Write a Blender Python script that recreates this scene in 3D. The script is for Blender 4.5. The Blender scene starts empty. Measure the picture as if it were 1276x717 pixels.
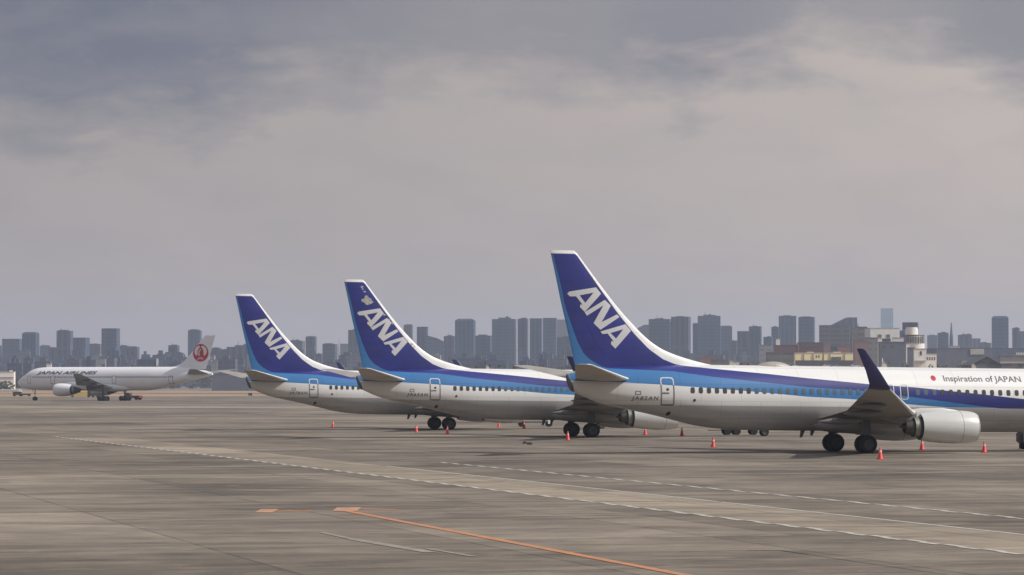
import bpy, bmesh, math, random
from mathutils import Vector, Matrix
from mathutils.geometry import tessellate_polygon
R = math.radians
rnd = random.Random(7)
scene = bpy.context.scene
COL = scene.collection
FPX, HZ, CAMH = 4100.0, 476.0, 4.45        # focal length in px (1276 wide), horizon row, eye height in metres

# ------------------------------------------------------------------ camera
cd = bpy.data.cameras.new('camera'); cam = bpy.data.objects.new('camera', cd); COL.objects.link(cam)
cd.sensor_width = 36; cd.lens = 36 * FPX / 1276
cd.clip_start = 1; cd.clip_end = 60000
cam.location = (0, 0, CAMH)
cam.rotation_euler = (R(90) + math.atan((HZ - 358.5) / FPX), 0, 0)
scene.camera = cam
# ------------------------------------------------------------------ light
SUN_EL, SUN_AZ = 41.0, 104.0               # azimuth measured from +Y (view direction) towards +X
sd = bpy.data.lights.new('sun', 'SUN'); sun = bpy.data.objects.new('sun', sd); COL.objects.link(sun)
sd.energy = 3.9; sd.angle = R(1.2); sd.color = (1.0, 0.95, 0.89)
sdir = Vector((math.sin(R(SUN_AZ)) * math.cos(R(SUN_EL)), math.cos(R(SUN_AZ)) * math.cos(R(SUN_EL)), math.sin(R(SUN_EL))))
sun.rotation_euler = (-sdir).to_track_quat('-Z', 'Y').to_euler()
scene.view_settings.view_transform = 'Standard'; scene.view_settings.look = 'None'
scene.view_settings.exposure = 0.0; scene.view_settings.gamma = 1.0
scene.view_settings.use_curve_mapping = False

def lin(r, g, b):
    f = lambda c: ((c / 255 + 0.055) / 1.055) ** 2.4 if c > 10 else c / 255 / 12.92
    return (f(r), f(g), f(b), 1)

class NT:
    """tiny helper around a node tree"""
    def __init__(s, t): s.t = t; s.L = t.links.new
    def n(s, typ, **kw):
        nd = s.t.nodes.new(typ)
        for k, v in kw.items(): setattr(nd, k, v)
        return nd
    def put(s, sock, v):
        if isinstance(v, bpy.types.NodeSocket): s.L(v, sock)
        else: sock.default_value = v
    def math(s, op, a, b=0.0, c=0.0, clamp=False):
        nd = s.n('ShaderNodeMath', operation=op); nd.use_clamp = clamp
        s.put(nd.inputs[0], a); s.put(nd.inputs[1], b); s.put(nd.inputs[2], c)
        return nd.outputs[0]
    def mix(s, f, a, b, blend='MIX'):
        nd = s.n('ShaderNodeMix', data_type='RGBA', blend_type=blend)
        s.put(nd.inputs[0], f); s.put(nd.inputs[6], a); s.put(nd.inputs[7], b)
        return nd.outputs[2]
    def ramp(s, f, pts):
        nd = s.n('ShaderNodeValToRGB'); e = nd.color_ramp.elements
        while len(e) < len(pts): e.new(0.5)
        for i, (p, c) in enumerate(pts):
            e[i].position = p; e[i].color = c if len(c) == 4 else (*c, 1)
        s.put(nd.inputs[0], f); return nd.outputs[0]
    def mr(s, v, a, b, c=0.0, d=1.0):
        nd = s.n('ShaderNodeMapRange'); s.put(nd.inputs[0], v)
        for i, x in enumerate((a, b, c, d)): nd.inputs[i + 1].default_value = x
        return nd.outputs[0]
    def noise(s, vec, scale, detail=3, rough=0.55, dist=0.0):
        nd = s.n('ShaderNodeTexNoise'); s.put(nd.inputs['Vector'], vec)
        nd.inputs['Scale'].default_value = scale; nd.inputs['Detail'].default_value = detail
        nd.inputs['Roughness'].default_value = rough; nd.inputs['Distortion'].default_value = dist
        return nd.outputs[0]
    def mapping(s, vec, scale=(1, 1, 1), rot=(0, 0, 0), loc=(0, 0, 0)):
        nd = s.n('ShaderNodeMapping'); s.put(nd.inputs[0], vec)
        nd.inputs['Location'].default_value = loc; nd.inputs['Rotation'].default_value = rot; nd.inputs['Scale'].default_value = scale
        return nd.outputs[0]

# ------------------------------------------------------------------ sky
world = bpy.data.worlds.new('World'); scene.world = world; world.use_nodes = True
wt = world.node_tree; wt.nodes.clear(); w = NT(wt)
tc = w.n('ShaderNodeTexCoord'); sep = w.n('ShaderNodeSeparateXYZ'); w.L(tc.outputs['Generated'], sep.inputs[0])
az = w.math('ARCTAN2', sep.outputs[0], sep.outputs[1]); el = sep.outputs[2]
cmb = w.n('ShaderNodeCombineXYZ'); w.L(az, cmb.inputs[0]); w.L(w.math('MULTIPLY', el, 1.7), cmb.inputs[1])
big = w.noise(cmb.outputs[0], 9.0, 4, 0.5, 0.3)
mid = w.noise(w.mapping(cmb.outputs[0], (1, 1.6, 1), loc=(3.1, 1.7, 0)), 26.0, 5, 0.55, 0.2)
fine = w.noise(w.mapping(cmb.outputs[0], (1, 1.3, 1), loc=(8, 2, 0)), 60.0, 4, 0.6, 0.3)
# pale veil: a little brighter towards the sun side
base = w.mix(w.mr(az, -0.16, 0.14), lin(158, 152, 150), lin(198, 186, 178))
base = w.mix(w.mr(el, 0.0, 0.07), w.mix(0.5, base, lin(180, 167, 154)), base)
base = w.mix(w.math('MULTIPLY', w.mr(big, 0.40, 0.66), 0.4), base, lin(190, 174, 169))
base = w.mix(w.math('MULTIPLY', w.mr(mid, 0.42, 0.68), 0.17), base, lin(142, 145, 151))
# darker cloud deck higher up, its ragged lower edge sinking to the left
edge = w.math('ADD', w.math('MULTIPLY', w.math('SUBTRACT', big, 0.5), 0.06), w.math('MULTIPLY', w.math('SUBTRACT', mid, 0.5), 0.045))
edge = w.math('ADD', edge, w.math('MULTIPLY', w.math('SUBTRACT', fine, 0.5), 0.02))
def bump_az(c_, wd_, amp):
    q_ = w.math('DIVIDE', w.math('SUBTRACT', az, c_), wd_)
    return w.math('MULTIPLY', w.math('EXPONENT', w.math('MULTIPLY', w.math('MULTIPLY', q_, q_), -1.0)), amp)
sink = w.math('ADD', bump_az(-0.125, 0.06, 0.024), w.math('ADD', bump_az(0.055, 0.03, 0.009), bump_az(0.15, 0.03, 0.012)))
lvl = w.math('ADD', w.math('ADD', el, edge), sink)
deck = w.mr(lvl, 0.088, 0.108)
deckc = w.mix(w.mr(az, -0.15, 0.05), lin(103, 107, 124), lin(128, 128, 139))
deckc = w.mix(w.math('MULTIPLY', w.mr(mid, 0.4, 0.65), 0.4), deckc, lin(146, 145, 148))
base = w.mix(w.math('MULTIPLY', w.mr(fine, 0.5, 0.75), 0.08), base, lin(190, 172, 162))
deckf = w.math('ADD', 0.62, w.math('ADD', bump_az(-0.12, 0.075, 0.38), w.math('ADD', bump_az(0.055, 0.035, 0.3), bump_az(0.15, 0.03, 0.25))))
skyc = w.mix(w.math('MULTIPLY', deck, deckf, clamp=True), base, deckc)
# high overcast above the picture, brighter around the sun
vm = w.n('ShaderNodeVectorMath', operation='DOT_PRODUCT'); w.L(tc.outputs['Generated'], vm.inputs[0]); vm.inputs[1].default_value = sdir
glow = w.math('POWER', w.math('MAXIMUM', vm.outputs['Value'], 0.0), 5.0)
skyc = w.mix(w.mr(el, 0.14, 0.5), skyc, w.mix(w.mr(big, 0.35, 0.65), lin(120, 126, 142), lin(178, 180, 186)))
skyc = w.mix(w.math('MULTIPLY', w.math('MULTIPLY', glow, w.mr(el, 0.12, 0.3)), 0.9), skyc, (1.0, 0.94, 0.86, 1))
ns = w.n('ShaderNodeTexSky', sky_type='NISHITA'); ns.sun_disc = False
ns.sun_elevation = R(SUN_EL); ns.sun_rotation = R(SUN_AZ); ns.air_density = 1.4; ns.dust_density = 3.0
bg1 = w.n('ShaderNodeBackground'); w.L(skyc, bg1.inputs[0]); bg1.inputs[1].default_value = 1.0
bg2 = w.n('ShaderNodeBackground'); w.L(ns.outputs[0], bg2.inputs[0]); bg2.inputs[1].default_value = 0.08
ms = w.n('ShaderNodeMixShader'); ms.inputs[0].default_value = 0.06
w.L(bg1.outputs[0], ms.inputs[1]); w.L(bg2.outputs[0], ms.inputs[2])
wo = w.n('ShaderNodeOutputWorld'); w.L(ms.outputs[0], wo.inputs[0])

# ------------------------------------------------------------------ generic helpers
def tag(o, label=None, cat=None, group=None, kind=None):
    if label: o['label'] = label
    if cat: o['category'] = cat
    if group: o['group'] = group
    if kind: o['kind'] = kind
    return o
def empty(name, loc, rz=0, label=None, cat=None, group=None):
    o = bpy.data.objects.new(name, None); COL.objects.link(o); o.location = loc; o.rotation_euler = (0, 0, rz)
    o.empty_display_size = 0.5
    return tag(o, label, cat, group)
def link(name, bm, mats, parent=None, smooth=False, sharp=None):
    me = bpy.data.meshes.new(name)
    bmesh.ops.recalc_face_normals(bm, faces=bm.faces)
    bm.to_mesh(me); bm.free()
    for m in (mats if isinstance(mats, (list, tuple)) else [mats]): me.materials.append(m)
    o = bpy.data.objects.new(name, me); COL.objects.link(o)
    if parent: o.parent = parent
    if smooth:
        for p in me.polygons: p.use_smooth = True
        if sharp: me.set_sharp_from_angle(angle=R(sharp))
    return o
def copy_tree(o, parent=None):
    c = o.copy(); COL.objects.link(c)
    if parent: c.parent = parent
    for ch in list(o.children): copy_tree(ch, c)
    return c
def box(bm, x0, x1, y0, y1, z0, z1, M=None, mi=0):
    vs = [bm.verts.new((x, y, z)) for x in (x0, x1) for y in (y0, y1) for z in (z0, z1)]
    if M is not None:
        for v in vs: v.co = M @ v.co
    for f in ((0, 1, 3, 2), (4, 6, 7, 5), (0, 4, 5, 1), (2, 3, 7, 6), (0, 2, 6, 4), (1, 5, 7, 3)):
        fc = bm.faces.new([vs[i] for i in f]); fc.material_index = mi
    return vs
def rings(bm, rs, close0=True, close1=True, mi=0, loop=True):
    vr = [[bm.verts.new(p) for p in r] for r in rs]
    n = len(vr[0])
    for a, b in zip(vr, vr[1:]):
        for i in range(n if loop else n - 1):
            j = (i + 1) % n
            try:
                f = bm.faces.new((a[i], a[j], b[j], b[i])); f.material_index = mi
            except ValueError: pass
    if close0: bm.faces.new(vr[0][::-1]).material_index = mi
    if close1: bm.faces.new(vr[-1]).material_index = mi
    return vr
def tube(bm, p0, p1, r0, r1=None, n=12, mi=0):
    r1 = r0 if r1 is None else r1
    p0, p1 = Vector(p0), Vector(p1); d = (p1 - p0).normalized()
    a = d.orthogonal().normalized(); b = d.cross(a)
    rs = [[p + (a * math.cos(t) + b * math.sin(t)) * r for t in [2 * math.pi * i / n for i in range(n)]] for p, r in ((p0, r0), (p1, r1))]
    rings(bm, rs, mi=mi)
def revolve_x(bm, prof, yc, zc, n=40, squash=None, mi=0, close0=False, close1=False):
    rs = []
    for x, r in prof:
        ring = []
        for i in range(n):
            t = 2 * math.pi * i / n; y = r * math.cos(t); z = r * math.sin(t)
            if squash and z < 0: z *= squash
            ring.append((x, yc + y, zc + z))
        rs.append(ring)
    rings(bm, rs, close0, close1, mi)
def pchip(pts):
    pts = sorted(pts); xs = [p[0] for p in pts]; ys = [p[1] for p in pts]; n = len(xs)
    h = [xs[i + 1] - xs[i] for i in range(n - 1)]; d = [(ys[i + 1] - ys[i]) / h[i] for i in range(n - 1)]
    m = [d[0]] + [0 if d[i - 1] * d[i] <= 0 else 2 * d[i - 1] * d[i] / (d[i - 1] + d[i]) for i in range(1, n - 1)] + [d[-1]]
    def f(x):
        if x <= xs[0]: return ys[0]
        if x >= xs[-1]: return ys[-1]
        i = max(k for k in range(n - 1) if xs[k] <= x)
        t = (x - xs[i]) / h[i]
        return (2*t**3 - 3*t*t + 1)*ys[i] + (t**3 - 2*t*t + t)*h[i]*m[i] + (-2*t**3 + 3*t*t)*ys[i+1] + (t**3 - t*t)*h[i]*m[i+1]
    return f
def P(px, y, Z):            # a row/column of the photograph at depth Z -> world X, height
    return ((px - 638) * Z / FPX, CAMH + (HZ - y) * Z / FPX)
def G(px, py):              # ground point
    Z = FPX * CAMH / (py - HZ); return ((px - 638) * Z / FPX, Z)

# ------------------------------------------------------------------ materials
def new_mat(name):
    m = bpy.data.materials.new(name); m.use_nodes = True; m.node_tree.nodes.clear(); t = NT(m.node_tree)
    b = t.n('ShaderNodeBsdfPrincipled'); o = t.n('ShaderNodeOutputMaterial'); t.L(b.outputs[0], o.inputs[0])
    return m, t, b
def plain(name, col, rough=0.5, metal=0.0, var=0.12, scale=1.5, coat=0.0, spec=0.5):
    m, t, b = new_mat(name); c = t.n('ShaderNodeTexCoord')
    n = t.noise(c.outputs['Object'], scale, 4)
    v = t.mr(n, 0.3, 0.7, 1 - var, 1 + var)
    cc = t.n('ShaderNodeVectorMath', operation='SCALE'); cc.inputs[0].default_value = col[:3]; t.L(v, cc.inputs['Scale'])
    t.L(cc.outputs[0], b.inputs['Base Color'])
    b.inputs['Roughness'].default_value = rough; b.inputs['Metallic'].default_value = metal
    b.inputs['Coat Weight'].default_value = coat; b.inputs['Specular IOR Level'].default_value = spec
    return m
M = {}
M['tyre'] = plain('tyre rubber', (0.018, 0.018, 0.019), 0.85)
M['hub'] = plain('wheel hub', (0.06, 0.062, 0.065), 0.55, 0.3)
M['strut'] = plain('gear strut', (0.1, 0.1, 0.105), 0.45)
M['glass'] = plain('window glass', (0.06, 0.06, 0.062), 0.25)
M['glass_mid'] = plain('window glass with blind', (0.075, 0.12, 0.17), 0.35)
M['fair'] = plain('flap fairing grey', (0.15, 0.145, 0.14), 0.5)
M['core'] = plain('core cowl metal', (0.24, 0.25, 0.22), 0.4, 0.5)
M['glass_far'] = plain('window glass pale', (0.17, 0.175, 0.19), 0.35)
M['metal'] = plain('bare metal', (0.72, 0.71, 0.69), 0.28, 0.85)
M['dull'] = plain('dull edge metal', (0.8, 0.79, 0.78), 0.4, 0.1)
M['nozzle'] = plain('hot section metal', (0.09, 0.088, 0.085), 0.5, 0.6)
M['black'] = plain('black', (0.015, 0.015, 0.016), 0.6)
M['letter'] = plain('white lettering', (0.56, 0.56, 0.58), 0.35, var=0.03)
M['titles'] = plain('dark title lettering', (0.13, 0.13, 0.15), 0.4)
M['reg'] = plain('registration lettering', (0.06, 0.058, 0.07), 0.4)
M['lineD'] = plain('door outline dark', (0.16, 0.15, 0.16), 0.5)
M['lineL'] = plain('door outline light', (0.6, 0.62, 0.66), 0.5)
M['red'] = plain('red roundel', (0.5, 0.03, 0.06), 0.4)
M['navy'] = plain('navy paint', (0.022, 0.019, 0.085), 0.35, coat=0.2)
M['cone'] = plain('cone plastic', (0.72, 0.045, 0.04), 0.45, var=0.06)
M['band'] = plain('reflective band', (0.7, 0.55, 0.52), 0.4)

def coords(t):
    c = t.n('ShaderNodeTexCoord'); s = t.n('ShaderNodeSeparateXYZ'); t.L(c.outputs['Object'], s.inputs[0]); return c, s
def dirt(t, c, col, amt=0.22, grime=(0.3, 0.28, 0.26, 1)):
    n1 = t.noise(t.mapping(c.outputs['Object'], (0.5, 1, 2.2)), 1.1, 5, 0.6)
    n2 = t.noise(t.mapping(c.outputs['Object'], (0.25, 1, 6)), 2.0, 4, 0.6)
    f = t.math('MULTIPLY', t.math('ADD', t.mr(n1, 0.45, 0.8), t.mr(n2, 0.5, 0.8)), amt, clamp=True)
    return t.mix(f, col, grime)
def fcurve(t, x, pts, x0=-22, x1=22, z1=13.0):
    nd = t.n('ShaderNodeFloatCurve'); cv = nd.mapping.curves[0]
    P_ = [((a - x0) / (x1 - x0), b / z1) for a, b in sorted(pts)]
    while len(cv.points) < len(P_): cv.points.new(0.5, 0.5)
    for p, (a, b) in zip(cv.points, P_): p.location = (a, b); p.handle_type = 'VECTOR'
    nd.mapping.use_clip = False; nd.mapping.update()
    nx = t.mr(x, x0, x1); t.L(nx, nd.inputs['Value'])
    return t.math('MULTIPLY', nd.outputs[0], z1)
PITCH = 0.0105
C1 = [(-22, 12.17), (-17.98, 12.17), (-16.42, 10.03), (-15.25, 8.49), (-14.21, 7.255), (-13.3, 6.35), (-12.38, 5.72), (-11.59, 5.42), (-10.79, 5.30),
      (-9.74, 5.2), (-6, 4.89), (-3.3, 4.64), (-0.6, 4.42), (0.56, 4.32), (3.7, 4.145), (5.7, 3.97), (8.3, 3.74), (11.3, 3.45), (14, 3.3), (19, 3.0), (22, 3)]
C2 = [(-22, 12.17), (-19.42, 12.1), (-19.25, 11.4), (-18.98, 10.4), (-18.67, 8.9), (-18.27, 7.775), (-17.9, 6.765), (-17.5, 6.02), (-17.12, 5.66), (-16.45, 5.29), (-15.97, 5.12),
      (-12.07, 4.983), (-9.45, 4.65), (-6, 4.33), (-3.38, 4.08), (-0.68, 3.95), (0.5, 3.86), (3.65, 3.507), (5.7, 3.27), (8.3, 2.975), (9.5, 2.86), (22, 2.8)]
C3 = [(-22, 4.4), (-18, 4.32), (-15.26, 4.25), (-12.9, 4.14), (-9.5, 3.93), (-6.5, 3.73), (-3.47, 3.48), (-0.78, 3.37), (0.43, 3.297), (4.1, 3.007), (6, 2.895), (8.7, 2.89), (22, 2.85)]
def livery():
    m, t, b = new_mat('airliner livery'); c, s = coords(t)
    x = s.outputs[0]; z = t.math('ADD', s.outputs[2], t.math('MULTIPLY', x, PITCH))
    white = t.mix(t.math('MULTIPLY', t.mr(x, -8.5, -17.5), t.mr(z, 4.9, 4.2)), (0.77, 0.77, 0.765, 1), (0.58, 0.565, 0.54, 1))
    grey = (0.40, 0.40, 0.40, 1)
    dark = t.mix(t.mr(t.noise(c.outputs['Object'], 0.35, 3), 0.3, 0.7), (0.018, 0.026, 0.155, 1), (0.026, 0.034, 0.23, 1))
    light = (0.042, 0.175, 0.41, 1)
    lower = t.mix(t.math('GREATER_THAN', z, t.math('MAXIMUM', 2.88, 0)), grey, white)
    col = t.mix(t.math('LESS_THAN', z, fcurve(t, x, C3)), light, lower)
    col = t.mix(t.math('LESS_THAN', z, fcurve(t, x, C2)), dark, col)
    col = t.mix(t.math('LESS_THAN', z, fcurve(t, x, C1)), white, col)
    # panel joints
    br = t.n('ShaderNodeTexBrick'); cb = t.n('ShaderNodeCombineXYZ'); t.L(x, cb.inputs[0]); t.L(z, cb.inputs[1]); t.L(cb.outputs[0], br.inputs['Vector'])
    br.inputs['Scale'].default_value = 1.0; br.inputs['Brick Width'].default_value = 2.6; br.inputs['Row Height'].default_value = 1.05
    br.inputs['Mortar Size'].default_value = 0.014; br.inputs['Mortar Smooth'].default_value = 0.4
    br.inputs['Color1'].default_value = (1, 1, 1, 1); br.inputs['Color2'].default_value = (0.96, 0.96, 0.965, 1); br.inputs['Mortar'].default_value = (0.66, 0.65, 0.64, 1)
    col = t.mix(1.0, col, br.outputs[0], 'MULTIPLY')
    # wear streaks trailing aft, mostly low on the hull
    low = t.mr(z, 3.2, 1.6)
    n = t.noise(t.mapping(c.outputs['Object'], (0.22, 1, 1.6)), 1.3, 5, 0.6)
    f = t.math('MULTIPLY', t.mr(n, 0.45, 0.75), t.math('ADD', t.math('MULTIPLY', low, 0.45), 0.07), clamp=True)
    col = t.mix(f, col, (0.16, 0.15, 0.14, 1))
    t.L(col, b.inputs['Base Color'])
    b.inputs['Roughness'].default_value = 0.36; b.inputs['Coat Weight'].default_value = 0.15; b.inputs['Coat Roughness'].default_value = 0.2
    return m
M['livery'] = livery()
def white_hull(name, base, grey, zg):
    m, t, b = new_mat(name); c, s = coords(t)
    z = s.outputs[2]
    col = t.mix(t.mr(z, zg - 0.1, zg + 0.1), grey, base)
    col = dirt(t, c, col, 0.12)
    t.L(col, b.inputs['Base Color']); b.inputs['Roughness'].default_value = 0.35
    return m
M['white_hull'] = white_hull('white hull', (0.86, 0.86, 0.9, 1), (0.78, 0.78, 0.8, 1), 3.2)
def wingmat(name, col):
    m, t, b = new_mat(name); c, s = coords(t)
    br = t.n('ShaderNodeTexBrick'); t.L(c.outputs['Object'], br.inputs['Vector'])
    br.inputs['Scale'].default_value = 1.0; br.inputs['Brick Width'].default_value = 1.7; br.inputs['Row Height'].default_value = 1.2
    br.inputs['Mortar Size'].default_value = 0.02; br.inputs['Color1'].default_value = (*col, 1)
    br.inputs['Color2'].default_value = tuple(v * 0.9 for v in col) + (1,); br.inputs['Mortar'].default_value = tuple(v * 0.6 for v in col) + (1,)
    t.L(dirt(t, c, br.outputs[0], 0.3, (0.16, 0.14, 0.11, 1)), b.inputs['Base Color']); b.inputs['Roughness'].default_value = 0.45
    return m
M['wing'] = wingmat('wing grey', (0.30, 0.28, 0.25))
M['stab'] = wingmat('stabilizer grey', (0.42, 0.395, 0.355))
M['wingD'] = wingmat('wing mid grey', (0.22, 0.225, 0.23))
def nacmat():
    m, t, b = new_mat('nacelle white'); c, s = coords(t)
    x = s.outputs[0]
    col = dirt(t, c, (0.56, 0.565, 0.56, 1), 0.16)
    j = t.math('LESS_THAN', t.math('ABSOLUTE', t.math('SUBTRACT', x, 5.35)), 0.018)
    col = t.mix(j, col, (0.18, 0.18, 0.19, 1))
    t.L(col, b.inputs['Base Color']); b.inputs['Roughness'].default_value = 0.33; b.inputs['Coat Weight'].default_value = 0.2
    return m
M['nacelle'] = nacmat()

# ------------------------------------------------------------------ airliner builder
def shear(o, k):
    for v in o.data.vertices: v.co.z -= v.co.x * k
def airfoil(n=12):
    us = [(1 - math.cos(math.pi * i / n)) / 2 for i in range(n + 1)]
    th = [5 * (0.2969 * math.sqrt(u) - 0.126 * u - 0.3516 * u * u + 0.2843 * u**3 - 0.1036 * u**4) for u in us]
    return us, th
US, TH = airfoil()
def lift(bm, secs, u0=0.0, u1=1.0, grow=0.0, camber=0.0):
    """secs: (LE point, chord, thickness ratio, normal vector); chord runs towards -x"""
    rs = []
    for le, ch, tr, nrm in secs:
        le = Vector(le); nrm = Vector(nrm).normalized(); up, lo = [], []
        for u, th in zip(US, TH):
            u_ = u0 + (u1 - u0) * u
            thv = 5 * (0.2969 * math.sqrt(u_) - 0.126 * u_ - 0.3516 * u_ * u_ + 0.2843 * u_**3 - 0.1036 * u_**4)
            h = thv * tr * ch + grow; c = camber * ch * 4 * u_ * (1 - u_)
            up.append(le + Vector((-ch * u_ + (grow if u_ == 0 else 0), 0, 0)) + nrm * (c + h))
            lo.append(le + Vector((-ch * u_ + (grow if u_ == 0 else 0), 0, 0)) + nrm * (c - h))
        rs.append(up + lo[::-1][0:] if u0 > 0 else up + lo[::-1][:-1])
    rings(bm, rs)
def decal(name, tris, yfun, side, mat, parent, step=0.12, off=0.012, xstep=None):
    """tris: list of (x,z) triangles; cut finely and laid on the surface y=yfun(x,z) of the given side"""
    bm = bmesh.new()
    for t in tris:
        try: bm.faces.new([bm.verts.new((p[0], 0, p[1])) for p in t])
        except ValueError: pass
    bmesh.ops.remove_doubles(bm, verts=bm.verts, dist=1e-5)
    zs = [v.co.z for v in bm.verts]; xs = [v.co.x for v in bm.verts]
    z = min(zs) + step
    while z < max(zs):
        bmesh.ops.bisect_plane(bm, geom=bm.verts[:] + bm.edges[:] + bm.faces[:], plane_co=(0, 0, z), plane_no=(0, 0, 1)); z += step
    if xstep:
        x = min(xs) + xstep
        while x < max(xs):
            bmesh.ops.bisect_plane(bm, geom=bm.verts[:] + bm.edges[:] + bm.faces[:], plane_co=(x, 0, 0), plane_no=(1, 0, 0)); x += xstep
    for v in bm.verts: v.co.y = side * (yfun(v.co.x, v.co.z) + off)
    return link(name, bm, mat, parent)
def poly(outer, holes=()):
    loops = [[Vector((x, z, 0)) for x, z in outer]] + [[Vector((x, z, 0)) for x, z in h] for h in holes]
    flat = [p for l in loops for p in l]
    return [[(flat[i].x, flat[i].y) for i in t] for t in tessellate_polygon(loops)]
def rrect(cx, cz, wd, ht, r, n=4):
    pts = []
    for sx, sz, a0 in ((1, 1, 0), (-1, 1, 90), (-1, -1, 180), (1, -1, 270)):
        for i in range(n + 1):
            a = R(a0 + 90 * i / n); pts.append((cx + sx * (wd / 2 - r) + r * math.cos(a), cz + sz * (ht / 2 - r) + r * math.sin(a)))
    return pts
def circ(cx, cz, r, n=28, kx=1.0): return [(cx + kx * r * math.cos(2 * math.pi * i / n), cz + r * math.sin(2 * math.pi * i / n)) for i in range(n)]
def text_tris(body, x0, x1, z0, z1, shear_=0.0, bold=0.0, space=1.0, flip=False):
    cu = bpy.data.curves.new('txt', 'FONT'); cu.body = body; cu.offset = bold; cu.space_character = space; cu.shear = shear_
    cu.resolution_u = 3
    o = bpy.data.objects.new('txt', cu); COL.objects.link(o)
    dg = bpy.context.evaluated_depsgraph_get(); me = o.evaluated_get(dg).to_mesh(); me.calc_loop_triangles()
    vs = [v.co.copy() for v in me.vertices]; tr = [tuple(l.vertices) for l in me.loop_triangles]
    o.evaluated_get(dg).to_mesh_clear(); bpy.data.objects.remove(o); bpy.data.curves.remove(cu)
    ax, bx = min(v.x for v in vs), max(v.x for v in vs); az_, bz = min(v.y for v in vs), max(v.y for v in vs)
    f = lambda v: (x0 + (v.x - ax) / (bx - ax) * (x1 - x0), z0 + (v.y - az_) / (bz - az_) * (z1 - z0))
    return [[f(vs[i]) for i in t] for t in tr]
def wheel(parent, x, y, r, wd, hubside):
    bm = bmesh.new(); n = 32
    prof = [(-wd/2, r*0.62), (-wd/2, r*0.84), (-wd*0.42, r*0.95), (-wd*0.25, r), (wd*0.25, r), (wd*0.42, r*0.95), (wd/2, r*0.84), (wd/2, r*0.62)]
    rings(bm, [[(x + q*math.cos(2*math.pi*i/n), y + yy, r + q*math.sin(2*math.pi*i/n)) for i in range(n)] for yy, q in prof], False, False)
    a = link('tyre', bm, M['tyre'], parent, True, 50)
    bm = bmesh.new()
    prof = [(-wd*0.3, r*0.1), (-wd*0.3, r*0.45), (-wd*0.4, r*0.62), (wd*0.4, r*0.62), (wd*0.3, r*0.45), (wd*0.3, r*0.1)]
    rings(bm, [[(x + q*math.cos(2*math.pi*i/n), y + yy, r + q*math.sin(2*math.pi*i/n)) for i in range(n)] for yy, q in prof])
    b = link('wheel_hub', bm, M['hub'], parent, True, 30)

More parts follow.
